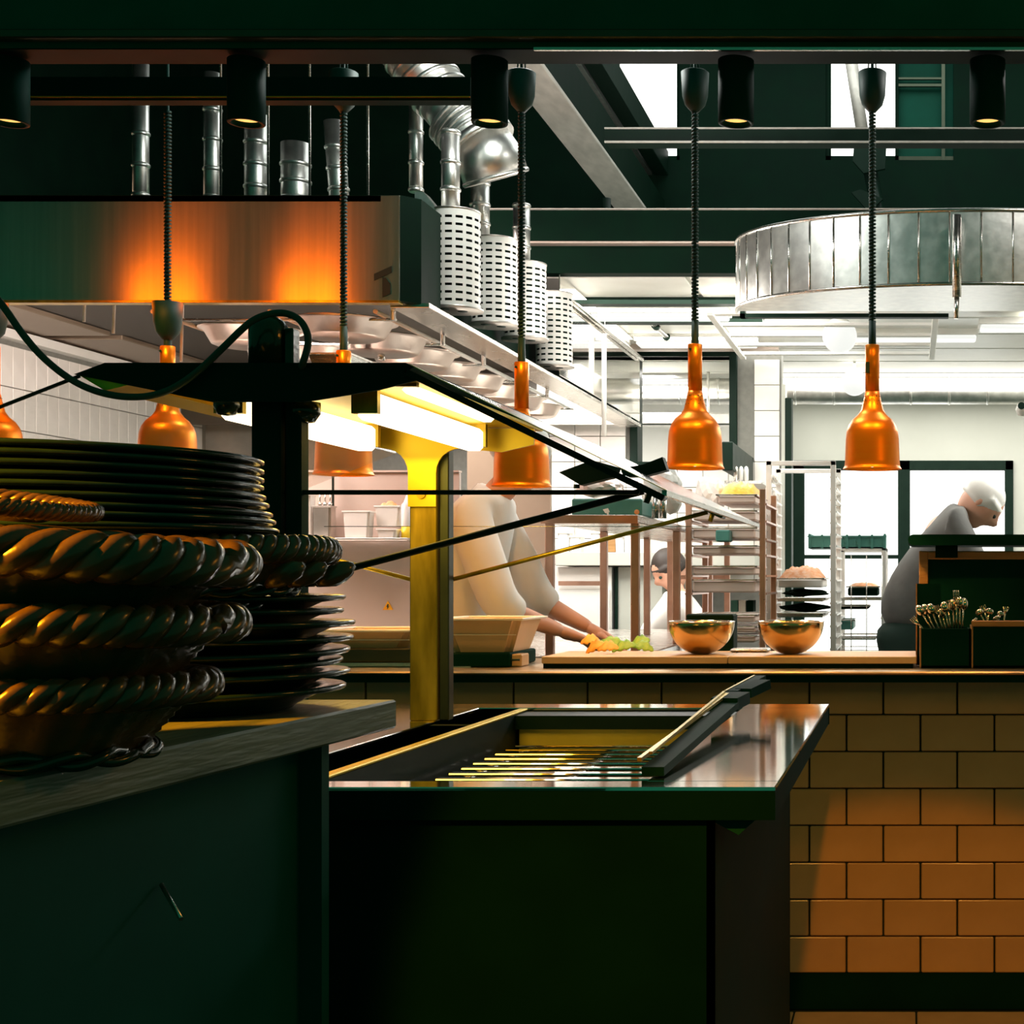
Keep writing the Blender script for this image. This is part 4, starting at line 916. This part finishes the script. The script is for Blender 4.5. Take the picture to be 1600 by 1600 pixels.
# ---- cutlery boxes and framed board at the right
Y = 4.02
def cbox(px0, px1, pyt, label, strip=True):
    x0, x1 = PX(px0, Y), PX(px1, Y); z0, z1 = CTZ+.001, PZ(pyt, Y); t = thing('cutlery_box', ((x0+x1)/2, Y+.06, z0), label, 'box', 'cutlery boxes on the counter')
    th = .006
    box('front_board', 'tblack', t, x0, x1, Y, Y+th, z0, z1, bev=.001); box('back_board', 'tblack', t, x0, x1, Y+.12-th, Y+.12, z0, z1+.0, bev=.001)
    box('side_board', 'woodr', t, x0, x0+th*.7, Y-.001, Y+.12, z0, z1+.002, bev=.001); box('side_board', 'tblack', t, x1-th, x1, Y, Y+.12, z0, z1, bev=.001); box('bottom_board', 'black', t, x0, x1, Y, Y+.12, z0, z0+th)
    if strip: box('top_strip', 'woodr', t, x0, x1, Y-.003, Y+.02, z1, z1+.016, bev=.002)
    return t
cbox(1437, 1517, 982, 'black wooden cutlery box with upright spoons at the counter end', False)
cbox(1518, 1640, 979, 'black wooden cutlery box with light wood top strip, rightmost')
box_b = thing('divider_board', P(1455, 1046, 4.16), 'dark upright board behind the left cutlery box', 'board')
box('board', 'tblack', box_b, PX(1432, 4.16), PX(1470, 4.16), 4.15, 4.165, CTZ+.001, PZ(912, 4.16)); box('edge_strip', 'woodr', box_b, PX(1431, 4.15), PX(1433, 4.15), 4.147, 4.15, CTZ+.001, PZ(912, 4.15))
def cutlery(kind, a, b, label, grp):
    a, b = Vector(a), Vector(b); d = (b-a).normalized(); bm = new_bm()
    s = d.cross(Vector((0, 1, 0))).normalized()
    add_tube(bm, [a, a.lerp(b, .5), a.lerp(b, .72)], [.0035, .002, .0022], 8)
    if kind == 'spoon':
        L = (b-a).length*.28; c = a.lerp(b, .86)
        add_tube(bm, [c+d*L*.5*cos(t) for t in [pi-pi*k/8 for k in range(9)]], [max(.0005, .012*sin(pi*k/8)) for k in range(9)], 12)
    else:
        c = a.lerp(b, .72)
        add_tube(bm, [c, c+d*.012], [.0022, .008], 8)
        for q in (-.0072, -.0024, .0024, .0072): add_tube(bm, [c+d*.012+s*q, b+s*q], .0013, 5)
    tag(fin(kind, bm, 'silver'), label, kind, grp)
rows = [(1425, 965, 1462, 1002), (1433, 946, 1466, 1000), (1443, 944, 1468, 1002), (1452, 943, 1474, 1002), (1462, 946, 1478, 1000), (1470, 950, 1482, 1002), (1474, 940, 1486, 1000), (1480, 938, 1488, 1002), (1488, 936, 1492, 1000), (1494, 922, 1495, 1002), (1500, 932, 1499, 1000), (1507, 934, 1502, 1002)]
od = ['leftmost', 'second from left', 'third from left', 'fourth from left', 'fifth from left', 'sixth from left', 'sixth from right', 'fifth from right', 'fourth from right', 'third from right and tallest', 'second from right', 'rightmost']
for k, (a, b, c_, d_) in enumerate(rows):
    kd = 'fork' if k in (0, 4, 7, 9) else 'spoon'
    yy = 4.06+.035*(k % 3)/2
    cutlery(kd, P(c_, d_, yy), P(a, b, yy+.004), 'steel %s standing in the left cutlery box, %s' % (kd, od[k]), 'cutlery in the left box')
rows = [(1520, 968, 1538, 978), (1528, 952, 1545, 978), (1535, 946, 1548, 980), (1547, 950, 1540, 980), (1556, 962, 1566, 980), (1566, 955, 1552, 980), (1572, 948, 1566, 980), (1560, 970, 1548, 984)]
od = ['leftmost', 'second from left', 'third from left', 'fourth from left', 'fourth from right', 'third from right', 'rightmost', 'lowest in front']
for k, (a, b, c_, d_) in enumerate(rows):
    kd = 'fork' if k in (2, 6) else 'spoon'; yy = 4.045+.03*(k % 3)/2
    cutlery(kd, P(c_, d_+6, yy), P(a, b, yy+.004), 'steel %s lying in the right cutlery box, %s' % (kd, od[k]), 'cutlery in the right box')
Y = 4.35; mb = thing('framed_menu_board', P(1520, 1040, Y), 'blank dark board in a wooden frame at the right counter end', 'board')
box('panel', 'tblack', mb, PX(1448, Y), PX(1640, Y), Y, Y+.012, CTZ+.001, PZ(874, Y))
bm = new_bm(); add_box(bm, PX(1436, Y), PX(1450, Y), Y-.008, Y+.015, CTZ+.001, PZ(861, Y), bev=.002); add_box(bm, PX(1450, Y), PX(1640, Y), Y-.008, Y+.015, PZ(874, Y), PZ(861, Y), bev=.002); fin('frame', bm, 'woodr', mb)
Y = 4.28; bm = new_bm(); pts = [(PX(1419, Y), PZ(843, Y))]
z0, z1 = PZ(852, Y), PZ(835, Y); r = (z1-z0)/2; x0 = PX(1427, Y)
poly = [(x0-r*sin(t), z0+r-r*cos(t)) for t in [pi*k/8 for k in range(9)]]+[(PX(1660, Y), z1), (PX(1660, Y), z0)]
add_prism(bm, poly, Y, Y+.25); hs = thing('high_shelf', P(1530, 852, Y), 'dark wooden high shelf with rounded end above the framed board', 'shelf'); fin('shelf_board', bm, 'tblack', hs)
bm = new_bm(); add_box(bm, PX(1462, Y), PX(1497, Y), Y+.03, Y+.068, PZ(861, 4.35)-.02, z0); add_box(bm, PX(1620, Y), PX(1650, Y), Y+.01, Y+.055, CTZ, z0); fin('bracket', bm, 'black', hs)
# ================================================================ PASS SHELF ON THE KITCHEN WORKTOP
M['pinksteel'] = mat('copper_lit_steel', (.52, .30, .22), .30, .9, (.62, .38, .28), 9, .03, 60)  # steel with the lamps' copper glow put into its colour
sh2 = thing('pass_shelf', (-1.08, 6.3, .912), 'rosy lit steel pass shelf on square legs over the kitchen worktop', 'shelf')
zt = EZ+.19
for x in (-1.225, -.935):
    for y in (5.0, 5.88, 6.84, 7.5):
        box('leg', 'pinksteel', sh2, x-.014, x+.014, y-.014, y+.014, .912, zt, bev=.002)
box('shelf_board', 'steel', sh2, -1.25, -.921, 4.97, 7.58, zt, zt+.028, bev=.003)
box('front_rail', 'pinksteel', sh2, -1.25, -.921, 4.965, 4.975, zt-.002, zt+.026, bev=.001)
box('foot_rail', 'pinksteel', sh2, -1.225, -.935, 7.49, 7.51, zt-.19, zt-.17)
Y = 5.05
def kbox(name, m, px0, px1, pyt, pyb, Y, d, label, cat, bev=.004):
    bm = new_bm(); add_box(bm, PX(px0, Y), PX(px1, Y), Y, Y+d, PZ(pyb, Y), PZ(pyt, Y), bev=bev); return tag(fin(name, bm, m), label, cat)
dv = thing('control_box', P(945, 806, 5.06), 'dark teal printer box with orange dot on the pass shelf', 'device')
Y = 5.06; z0 = zt+.029
dvb = box('body', 'plastic_t', dv, PX(893, Y), PX(1003, Y), Y, Y+.2, z0, PZ(779, Y), bev=.005)
bm = new_bm(); add_tube(bm, [P(995, 800, Y-.003), P(995, 800, Y+.001)], .0088, 18); fin('orange_dot', bm, 'orange', dvb)
bm = new_bm()
for pts in (((942, 796), (950, 794), (953, 800), (946, 802)), ((948, 801), (951, 800), (952, 808), (949, 808))): add_prism(bm, [(PX(a, Y), PZ(b, Y)) for a, b in pts], Y-.002, Y)
fin('pale_mark', bm, 'plastic_w', dvb)
def bag(px, py, Y, wd, h, m, label):
    c = P(px, py, Y); bm = new_bm(); bmesh.ops.create_icosphere(bm, subdivisions=3, radius=1)
    rr = random.Random(px)
    for v in bm.verts:
        n = v.co.copy(); q = 1+.12*sin(7*n.x+3*n.z+px)+.08*cos(11*n.y+5*n.x)
        v.co = Vector((c[0]+n.x*wd/2*q, c[1]+n.y*.07*q, c[2]+h/2+n.z*h/2*(1+.15*sin(5*n.x+px))))
    return tag(fin('plastic_bag', bm, m), label, 'bag')
bag(940, 778, 5.25, .17, .07, 'pinkbag' if 'pinkbag' in M else 'pinkw', 'crumpled pinkish bag lying on the teal box')
bag(1035, 806, 5.45, .15, .19, 'plastic_w', 'large pale paper bag standing behind the glass edge')
bag(1110, 800, 6.2, .13, .15, 'plastic_w', 'pale cloth bag beside the yellow food on the tray rack')
for k, (px, yt) in enumerate(((1012, 772), (1024, 776), (1036, 774))):
    Y = 5.3; c = (PX(px, Y), Y, z0); h = PZ(yt, Y)-z0
    lathe_o = new_bm(); add_lathe(lathe_o, [(0, 0), (.013, 0), (.013, h), (.011, h), (.011, .004), (0, .004)], c, 20)
    tag(fin('steel_cup', lathe_o, 'steel'), ['left steel cup beside the teal box', 'middle steel cup beside the teal box', 'right steel cup beside the teal box'][k], 'cup', 'steel cups on the pass shelf')
# shelf with white tubs on the back wall seen between the legs
s3 = thing('wall_ledge', P(990, 875, 8.3), 'pale wall ledge with white tubs seen between the shelf legs', 'shelf')
box('ledge_board', 'grey', s3, PX(868, 8.3), PX(1180, 8.3), 8.3, 8.58, PZ(884, 8.3), PZ(863, 8.3), bev=.003)
for k, px in enumerate((880, 898, 930, 968, 982, 1024)):
    tub('storage_tub', px-(9 if k < 2 else 7), px+(9 if k < 2 else 7), 838 if k % 2 else 832, 863, 8.34, 'plastic_w', 'white storage tub on the wall ledge, ' + ['leftmost', 'second from left', 'third from left', 'third from right', 'second from right', 'rightmost'][k], 'tub', d=.12)
kbox('tall_bin', 'woodr', 944, 962, 836, 863, 8.36, .1, 'brown canister among the white tubs on the wall ledge', 'canister')
# white refrigerator doors below the ledge
rf = thing('undercounter_fridge', P(930, 1015, 8.35), 'white fridge cabinet below the wall ledge', 'fridge')
box('body', 'white', rf, PX(865, 8.35), PX(955, 8.35), 8.36, 8.58, 0.05, PZ(886, 8.35)); box('door', 'white', rf, PX(867, 8.35), PX(953, 8.35), 8.34, 8.36, .1, PZ(920, 8.35), bev=.004)
box('handle', 'pinksteel', rf, PX(873, 8.33), PX(945, 8.33), 8.32, 8.33, PZ(915, 8.33), PZ(908, 8.33))
gd = thing('grey_locker', P(990, 1015, 8.38), 'grey locker with dark left jamb below the wall ledge', 'locker')
box('body', 'grey', gd, PX(965, 8.38), PX(1034, 8.38), 8.39, 8.58, .05, PZ(886, 8.38)); box('jamb', 'black_metal', gd, PX(961, 8.37), PX(965, 8.37), 8.37, 8.58, .05, PZ(886, 8.38))

# ================================================================ RACKS
def rack(name, label, px0, px1, pyt, Y, d, levels, m='steel', pw=.024, toprail=True):
    x0, x1 = PX(px0, Y), PX(px1, Y); zt_ = PZ(pyt, Y)
    t = thing(name, ((x0+x1)/2, Y+d/2, 0), label, 'rack')
    for x in (x0, x1-pw):
        for y in (Y, Y+d-pw): box('post', m, t, x, x+pw, y, y+pw, .1, zt_, bev=.002)
    if toprail:
        for y in (Y, Y+d-pw): box('top_rail', m, t, x0, x1, y, y+pw, zt_-.02, zt_, bev=.002)
    for z in levels:
        for x in (x0, x1-pw): box('runner', m, t, x-.004, x+pw+.004, Y+.01, Y+d-.01, z-.004, z+.004)
    bm = new_bm()
    for x in (x0+.01, x1-.01):
        for y in (Y+.02, Y+d-.02): add_lathe(bm, [(0, 0), (.03, .01), (.03, .08), (0, .1)], (x, y, 0), 12)
    fin('castor', bm, 'rubber', t)
    return t
def sheet_tray(px0, px1, pyt, pyb, Y, d, label, m='pinkw', food=None, grp='sheet trays in the rack'):
    x0, x1 = PX(px0, Y), PX(px1, Y); z0, z1 = PZ(pyb, Y), PZ(pyt, Y)
    t = thing('sheet_tray', ((x0+x1)/2, Y+d/2, z0), label, 'tray', grp)
    bm = new_bm(); add_box(bm, x0+.008, x1-.008, Y+.008, Y+d-.008, z0, z1-.006, bev=.006); fin('tray_body', bm, m, t)
    bm = new_bm()
    for q in ((x0, x1, Y, Y+.008), (x0, x1, Y+d-.008, Y+d), (x0, x0+.008, Y, Y+d), (x1-.008, x1, Y, Y+d)): add_box(bm, *q, z1-.006, z1, bev=.001)
    fin('rim', bm, 'steel', t)
    if food:
        bm = new_bm(); t_ = bmesh.new(); bmesh.ops.create_grid(t_, x_segments=22, y_segments=10, size=1); rr = random.Random(int(px0*7))
        for v in t_.verts:
            e = max(0, (1-v.co.x**4)*(1-v.co.y**4)); v.co = Vector(((x0+x1)/2+v.co.x*(x1-x0)*.46, Y+d/2+v.co.y*d*.46, z1-.004+e*food[1]*(.8+.35*rr.random())))
        for f in t_.faces: f.smooth = True
        merge(bm, t_); fin('food', bm, food[0], t)
    return t
# tray rack left of the trolley
Y = 5.95
rk1 = rack('tray_rack', 'rosy steel tray rack full of sheet trays behind the left bowl', 1071, 1196, 764, Y, .5, [PZ(p, Y+.02)-.005 for p in (786, 813, 841, 866, 898, 926, 972, 988, 1004)], 'pinksteel', toprail=False)
trs = [(772, 786, 'topmost tray of the rosy rack, heaped with yellow food', ('yellow', .06)), (797, 813, 'second tray from the top of the rosy rack', None), (824, 841, 'third tray from the top of the rosy rack', None), (852, 866, 'fourth tray from the top of the rosy rack', None), (884, 898, 'middle deep tray of the rosy rack', None), (905, 926, 'fourth tray from the bottom of the rosy rack', None), (960, 972, 'third tray from the bottom of the rosy rack', None), (978, 988, 'second tray from the bottom of the rosy rack', None), (992, 1004, 'lowest visible tray of the rosy rack', None)]
for a, b, lab, food in trs: sheet_tray(1079 if food is None else 1118, 1183, a, b, Y+.02, .44, lab, food=food)
for k, px in enumerate((1148, 1160, 1172)):
    kbox('storage_box', ['plastic_t', 'plastic_w', 'black'][k], px-6, px+5, 938, 956, Y+.1, .1, ['teal carton standing low in the rosy rack', 'white carton standing low in the rosy rack', 'black carton standing low in the rosy rack'][k], 'box', .001)
kbox('storage_box', 'black', 1072, 1146, 960, 1032, 4.40, .1, 'flat black box standing behind the left bowl', 'box')
kbox('storage_box', 'plastic_t', 1118, 1140, 828, 846, 5.9, .1, 'small teal box at the front of the rosy rack', 'box')
# tall trolley
Y = 6.5
rack('tray_trolley', 'tall bright steel tray trolley behind the right bowl', 1197, 1306, 720, Y, .5, [PZ(745+18*k, Y) for k in range(16)], 'rackm')
sheet_tray(1212, 1288, 903, 918, Y+.03, .4, 'white tray of wrapped orange bread in the tall trolley', 'plastic_w', ('orange', .055), 'trays in the tall trolley')
sheet_tray(1210, 1290, 935, 940, Y+.03, .42, 'thin steel tray below the orange bread in the tall trolley', 'steel', None, 'trays in the tall trolley')
sheet_tray(1210, 1290, 958, 965, Y+.03, .42, 'lower thin steel tray in the tall trolley', 'steel', None, 'trays in the tall trolley')
bag(1260, 932, Y+.15, .20, .035, 'black', 'black wrapped package in the tall trolley below the bread')
bag(1258, 956, Y+.15, .21, .04, 'black', 'larger black wrapped package lower in the tall trolley')
for k, py in enumerate((748, 775, 800, 826, 850, 876)):
    bag(1210+2*(k % 2), py+8, Y+.06, .035, .045, 'plastic_w', 'white wrapped packet hanging in the left side of the trolley, ' + ['topmost', 'second from top', 'third from top', 'fourth from top', 'second from bottom', 'lowest'][k])
# lower wire trolley
Y = 7.05
rack('wire_trolley', 'low bright wire trolley under the teal crate, right of the tall trolley', 1306, 1385, 854, Y, .45, [PZ(p, Y) for p in (937, 966, 1000)], 'rackm')
cr = thing('teal_crate', P(1324, 856, Y), 'teal plastic crate on top of the wire trolley before the window', 'crate')
x0, x1 = PX(1263, Y), PX(1384, Y); z0, z1 = PZ(857, Y), PZ(834, Y)
bm = new_bm(); add_box(bm, x0, x1, Y, Y+.01, z0, z1-.015); add_box(bm, x0, x1, Y+.3, Y+.31, z0, z1); add_box(bm, x0, x0+.01, Y, Y+.31, z0, z1); add_box(bm, x1-.01, x1, Y, Y+.31, z0, z1); add_box(bm, x0, x1, Y, Y+.31, z0, z0+.006); fin('crate_body', bm, 'plastic_t', cr)
for k in range(7): xx = x0+(x1-x0-.012)*k/6; box('rib', 'plastic_t', cr, xx, xx+.012, Y-.004, Y, z0, z1-.004)
box('rim', 'plastic_t', cr, x0-.004, x1+.004, Y-.006, Y, z1-.016, z1-.010)
sheet_tray(1322, 1375, 916, 931, Y+.03, .3, 'dark tray of browned food in the wire trolley', 'black', ('orange', .02), 'trays in the wire trolley')
sheet_tray(1310, 1382, 934, 938, Y+.02, .4, 'steel shelf tray under the browned food', 'steel', None, 'trays in the wire trolley')
sheet_tray(1310, 1360, 946, 952, Y+.03, .3, 'dark flat tray below the browned food', 'black', None, 'trays in the wire trolley')
sheet_tray(1310, 1336, 968, 984, Y+.03, .3, 'small dark green tub in the wire trolley', 'plastic_t', None, 'trays in the wire trolley')
sheet_tray(1310, 1372, 994, 1000, Y+.02, .4, 'low steel tray in the wire trolley', 'steel', None, 'trays in the wire trolley')
bm = new_bm()
for px in (1330, 1354, 1378): add_tube(bm, [P(px, 868, Y-.01), P(px, 1020, Y-.01)], .0025, 6)
for py in (1010, 1016, 1022): add_tube(bm, [P(1310, py, Y-.01), P(1375, py, Y-.01)], .0025, 6)
tag(fin('wire_grid', bm, 'steel'), 'thin wire grid at the front of the low trolley', 'grid')
# white chute and knife block
kbox('steel_lid', 'steel', 1140, 1200, 1014, 1019, 4.24, .09, 'bright steel lid lying between the two bowls', 'tray')  # flat steel lid resting by the bowls
cmr = thing('security_camera', P(1600, 636, 6.5), 'small white security camera at the right picture edge', 'camera')
bm = new_bm(); add_lathe(bm, [(0, -.03), (.02, -.025), (.03, 0), (.02, .025), (0, .03)], P(1597, 640, 6.5), 20); fin('camera_dome', bm, 'plastic_w', cmr)
bm = new_bm(); add_tube(bm, [P(1596, 634, 6.47), P(1596, 634, 6.45)], .016, 16); fin('lens', bm, 'rubber', cmr)
bm = new_bm(); add_tube(bm, [P(1597, 640, 6.5), (PX(1640, 6.5), 6.5, EZ+.9), (PX(1640, 6.5), 6.5, EZ+1.33)], .008, 8); fin('stem', bm, 'white', cmr)
sb_ = thing('side_shelf', P(1158, 735, 7.6), 'small grey shelf with jars by the tiled wall behind the yellow food', 'shelf')
box('shelf_board', 'black_metal', sb_, PX(1128, 7.6), PX(1145, 7.6), 7.6, 8.6, PZ(735, 7.6), PZ(690, 7.6), bev=.004)
box('bottle_board', 'steel', sb_, PX(1128, 7.6), PX(1188, 7.6), 7.7, 8.6, PZ(752, 7.75)-.015, PZ(752, 7.75))
for k, px in enumerate((1150, 1158, 1166)):
    bm = new_bm(); add_lathe(bm, [(0, 0), (.012, 0), (.012, .06), (.008, .075), (0, .08)], P(px, 752, 7.75), 14); tag(fin('bottle', bm, 'plastic_w' if k else 'steel'), ['left small bottle behind the yellow food', 'middle small bottle behind the yellow food', 'right small bottle behind the yellow food'][k], 'bottle', 'bottles behind the yellow food')

# ================================================================ PEOPLE
def skin_mesh(name, m, parent, verts, edges, radii, sub=2, flat=None):
    me = bpy.data.meshes.new(name); me.from_pydata([Vector(v)-ORG[parent.name] for v in verts], edges, []); me.materials.append(M[m])
    o = bpy.data.objects.new(name, me); C.objects.link(o); o.parent = parent; ORG[o.name] = ORG[parent.name]
    sk = o.modifiers.new('skin', 'SKIN'); sk.use_smooth_shade = True
    for i, r in enumerate(radii):
        d = me.skin_vertices[0].data[i]; d.radius = r if isinstance(r, tuple) else (r, r)
    me.skin_vertices[0].data[0].use_root = True
    ss = o.modifiers.new('sub', 'SUBSURF'); ss.levels = sub; ss.render_levels = sub
    return o
def head(parent, c, r, face, up, hair='hair', cap=None):
    c = Vector(c); f = Vector(face).normalized(); u = (Vector(up)-f*Vector(up).dot(f)).normalized(); s = f.cross(u)
    bm = new_bm(); bmesh.ops.create_uvsphere(bm, u_segments=32, v_segments=24, radius=1)
    for v in bm.verts:
        x, y, z = v.co      # x side, y front, z up
        w_ = .74*(1-.16*max(0, -z)); d_ = .92-.12*max(0, -z)
        nose = .26*math.exp(-((x/.14)**2+((z+.05)/.20)**2)) if y > 0 else 0
        chin = .12*math.exp(-((x/.3)**2+((z+.78)/.2)**2)) if y > 0 else 0
        eye = -.10*math.exp(-(((abs(x)-.33)/.16)**2+((z-.12)/.10)**2)) if y > 0 else 0
        mouth = -.05*math.exp(-((x/.25)**2+((z+.45)/.05)**2)) if y > 0 else 0
        v.co = c+(s*x*w_+f*(y*d_+nose+chin+eye+mouth)+u*z*1.12)*r
    for q in (-1, 1):
        t_ = bmesh.new(); bmesh.ops.create_uvsphere(t_, u_segments=10, v_segments=8, radius=1)
        for v in t_.verts: x, y, z = v.co; v.co = c+(s*(q*.76+x*.08)+f*(y*.16-.03)+u*(z*.24))*r
        merge(bm, t_)
    for g_ in bm.faces: g_.smooth = True
    fin('head', bm, 'skin', parent)
    bm = new_bm()
    for q in (-1, 1): 
        t_ = bmesh.new(); bmesh.ops.create_uvsphere(t_, u_segments=10, v_segments=8, radius=.09*r, matrix=Matrix.Translation(c+(s*q*.25+f*.80+u*.12)*r)); merge(bm, t_)
    fin('eye', bm, 'mark', parent)
    bm = new_bm(); bmesh.ops.create_uvsphere(bm, u_segments=28, v_segments=18, radius=1)
    for v in bm.verts: x, y, z = v.co; zz = z if z > -.35 else -.35; v.co = c+(s*x*.84+f*(y*.96-.12)+u*(zz*1.06+.16+(.22 if y > .35 and z < .25 else 0)))*r
    for g_ in bm.faces: g_.smooth = True
    fin('cap' if cap else 'hair', bm, cap or hair, parent)
def hand(parent, w_, d, side, up=(0, 0, 1), k=1.0):
    w_ = Vector(w_); d = Vector(d).normalized(); n = Vector(up); n = (n-d*n.dot(d)).normalized(); s = d.cross(n)*side
    V = [w_-d*.03, w_+d*.045, w_+d*.085]; E = [(0, 1), (1, 2)]; R = [(.024, .022), (.036, .018), (.038, .014)]
    for j, (off, ln) in enumerate(((-.030, .062), (-.010, .074), (.010, .078), (.030, .070))):
        b0 = len(V); p = w_+d*.088+s*off; V += [p, p+d*ln*.5-n*.008, p+d*ln*.85-n*.026]; E += [(2, b0), (b0, b0+1), (b0+1, b0+2)]; R += [.0095, .0085, .007]
    b0 = len(V); p = w_+d*.035+s*.038; V += [p, p+d*.03+s*.022, p+d*.055+s*.026]; E += [(1, b0), (b0, b0+1), (b0+1, b0+2)]; R += [.012, .010, .008]
    return skin_mesh('hand', 'skin', parent, V, E, R, 1)
def person(name_label, hip, chest, neck, headc, face, up, arms, legs, jm, tm, cap=None, apron=True, width=(.16, .11), shoulder_axis=(0, 1, 0), group=None):
    hip, chest, neck = Vector(hip), Vector(chest), Vector(neck); sa = Vector(shoulder_axis)
    t = thing('person', (hip.x, hip.y, 0), name_label, 'person')
    # body: one continuous skin from pelvis over limbs
    V = [hip, hip.lerp(chest, .5), chest, neck, Vector(headc)-Vector(up)*.06]; E = [(0, 1), (1, 2), (2, 3), (3, 4)]; R = [(.10, .08), (.09, .07), (.09, .07), .05, .05]
    for q, (el, wr) in zip((-1, 1), arms):
        b0 = len(V); sh_ = chest.lerp(neck, .55)+sa*q*.15; V += [sh_, Vector(el), Vector(wr)]; E += [(2, b0), (b0, b0+1), (b0+1, b0+2)]; R += [.05, .040, .023]
    for q, (kn, an) in zip((-1, 1), legs):
        b0 = len(V); h_ = hip+sa*q*.09+Vector((0, 0, -.05)); V += [h_, Vector(kn), Vector(an)]; E += [(0, b0), (b0, b0+1), (b0+1, b0+2)]; R += [.07, .055, .042]
    skin_mesh('body', 'skin', t, V, E, R)
    V = [hip+Vector((0, 0, -.02)), hip.lerp(chest, .5), chest, chest.lerp(neck, .95)]; E = [(0, 1), (1, 2), (2, 3)]; R = [(width[0], width[1]+.02), (width[0], width[1]+.01), (width[0]+.01, width[1]+.02), (.075, .075)]
    for q, (el, wr) in zip((-1, 1), arms):
        b0 = len(V); sh_ = chest.lerp(neck, .55)+sa*q*.17; V += [sh_, Vector(el), Vector(el).lerp(Vector(wr), .35)]; E += [(2, b0), (b0, b0+1), (b0+1, b0+2)]; R += [.075, .066, .056]
    skin_mesh('jacket', jm, t, V, E, R)
    V = [hip+Vector((0, 0, .08)), hip+Vector((0, 0, -.02))]; E = [(0, 1)]; R = [(.165, .15), (.175, .155)]
    for q, (kn, an) in zip((-1, 1), legs):
        b0 = len(V); h_ = hip+sa*q*.09+Vector((0, 0, -.08)); V += [h_, Vector(kn), Vector(an)]; E += [(1, b0), (b0, b0+1), (b0+1, b0+2)]; R += [.105, .08, .065]
    skin_mesh('trousers', tm, t, V, E, R)
    for q, (kn, an) in zip((-1, 1), legs):
        a = Vector(an); fd = Vector((face[0], face[1], 0)).normalized() if abs(face[0])+abs(face[1]) > .1 else Vector((1, 0, 0))
        bm = new_bm(); p = Vector((a.x, a.y, .045)); add_tube(bm, [p-fd*.09, p-fd*.05, p+fd*.06, p+fd*.15, p+fd*.18], [.02, .045, .044, .035, .015], 12); fin('shoe', bm, 'rubber', t)
    head(t, headc, .105, face, up, cap=cap)
    for q, (el, wr) in zip((-1, 1), arms): hand(t, wr, Vector(wr)-Vector(el), q)
    return t
# chef leaning over the worktop behind the counter, white jacket
hx, hy = -1.475, 4.75
person('person in a white jacket with dark apron leaning over the worktop, reaching right', (hx-.02, hy, .93), (hx+.03, hy, 1.26), (hx+.15, hy, 1.46), (hx+.215, hy+.02, 1.565), (.5, .85, -.35), (.2, .2, 1),
       (((hx+.20, hy-.17, 1.08), (hx+.36, hy-.02, 1.0)), ((hx+.22, hy+.2, 1.10), (hx+.40, hy+.22, 1.0))), (((hx+.02, hy-.1, .50), (hx-.02, hy-.1, .09)), ((hx+.02, hy+.1, .50), (hx-.02, hy+.1, .09))), 'jacket_w', 'apron', cap='jacket_w', width=(.135, .13))
# cook in grey bending at the far right before the window
hx, hy = PX(1420, 6.6), 6.6
hc = Vector(P(1532, 788, 6.6))
person('person in a grey jacket and pale cap bending down before the right window', (hx-.02, hy, .92), Vector(P(1462, 836, 6.6)), Vector(P(1506, 802, 6.6)), hc, (.75, -.15, -1), (1, 0, .62),
       (((hx+.36, hy-.20, 1.08), (hx+.46, hy-.14, .92)), ((hx+.36, hy+.22, 1.08), (hx+.46, hy+.16, .92))), (((hx-.04, hy-.1, .50), (hx-.12, hy-.1, .09)), ((hx+.02, hy+.1, .50), (hx-.02, hy+.1, .09))), 'jacket_g', 'apron', cap='plastic_w', width=(.17, .155))
# small cook far back behind the shelf legs
hx, hy = PX(1052, 8.1)+.02, 8.1
person('small distant person in white with dark hair, bending between the shelf legs', (hx+.03, hy, .72), (hx+.02, hy, .98), (hx, hy-.02, 1.10), P(1046, 892, 8.1), (-.6, -.6, -.6), (-.3, -.2, 1),
       (((hx-.12, hy-.16, .88), (hx-.16, hy-.2, .74)), ((hx+.18, hy-.1, .86), (hx+.12, hy-.22, .74))), (((hx+.05, hy-.15, .42), (hx+.06, hy, .09)), ((hx+.1, hy-.12, .42), (hx+.12, hy+.02, .09))), 'jacket_w', 'jacket_w', width=(.12, .11))
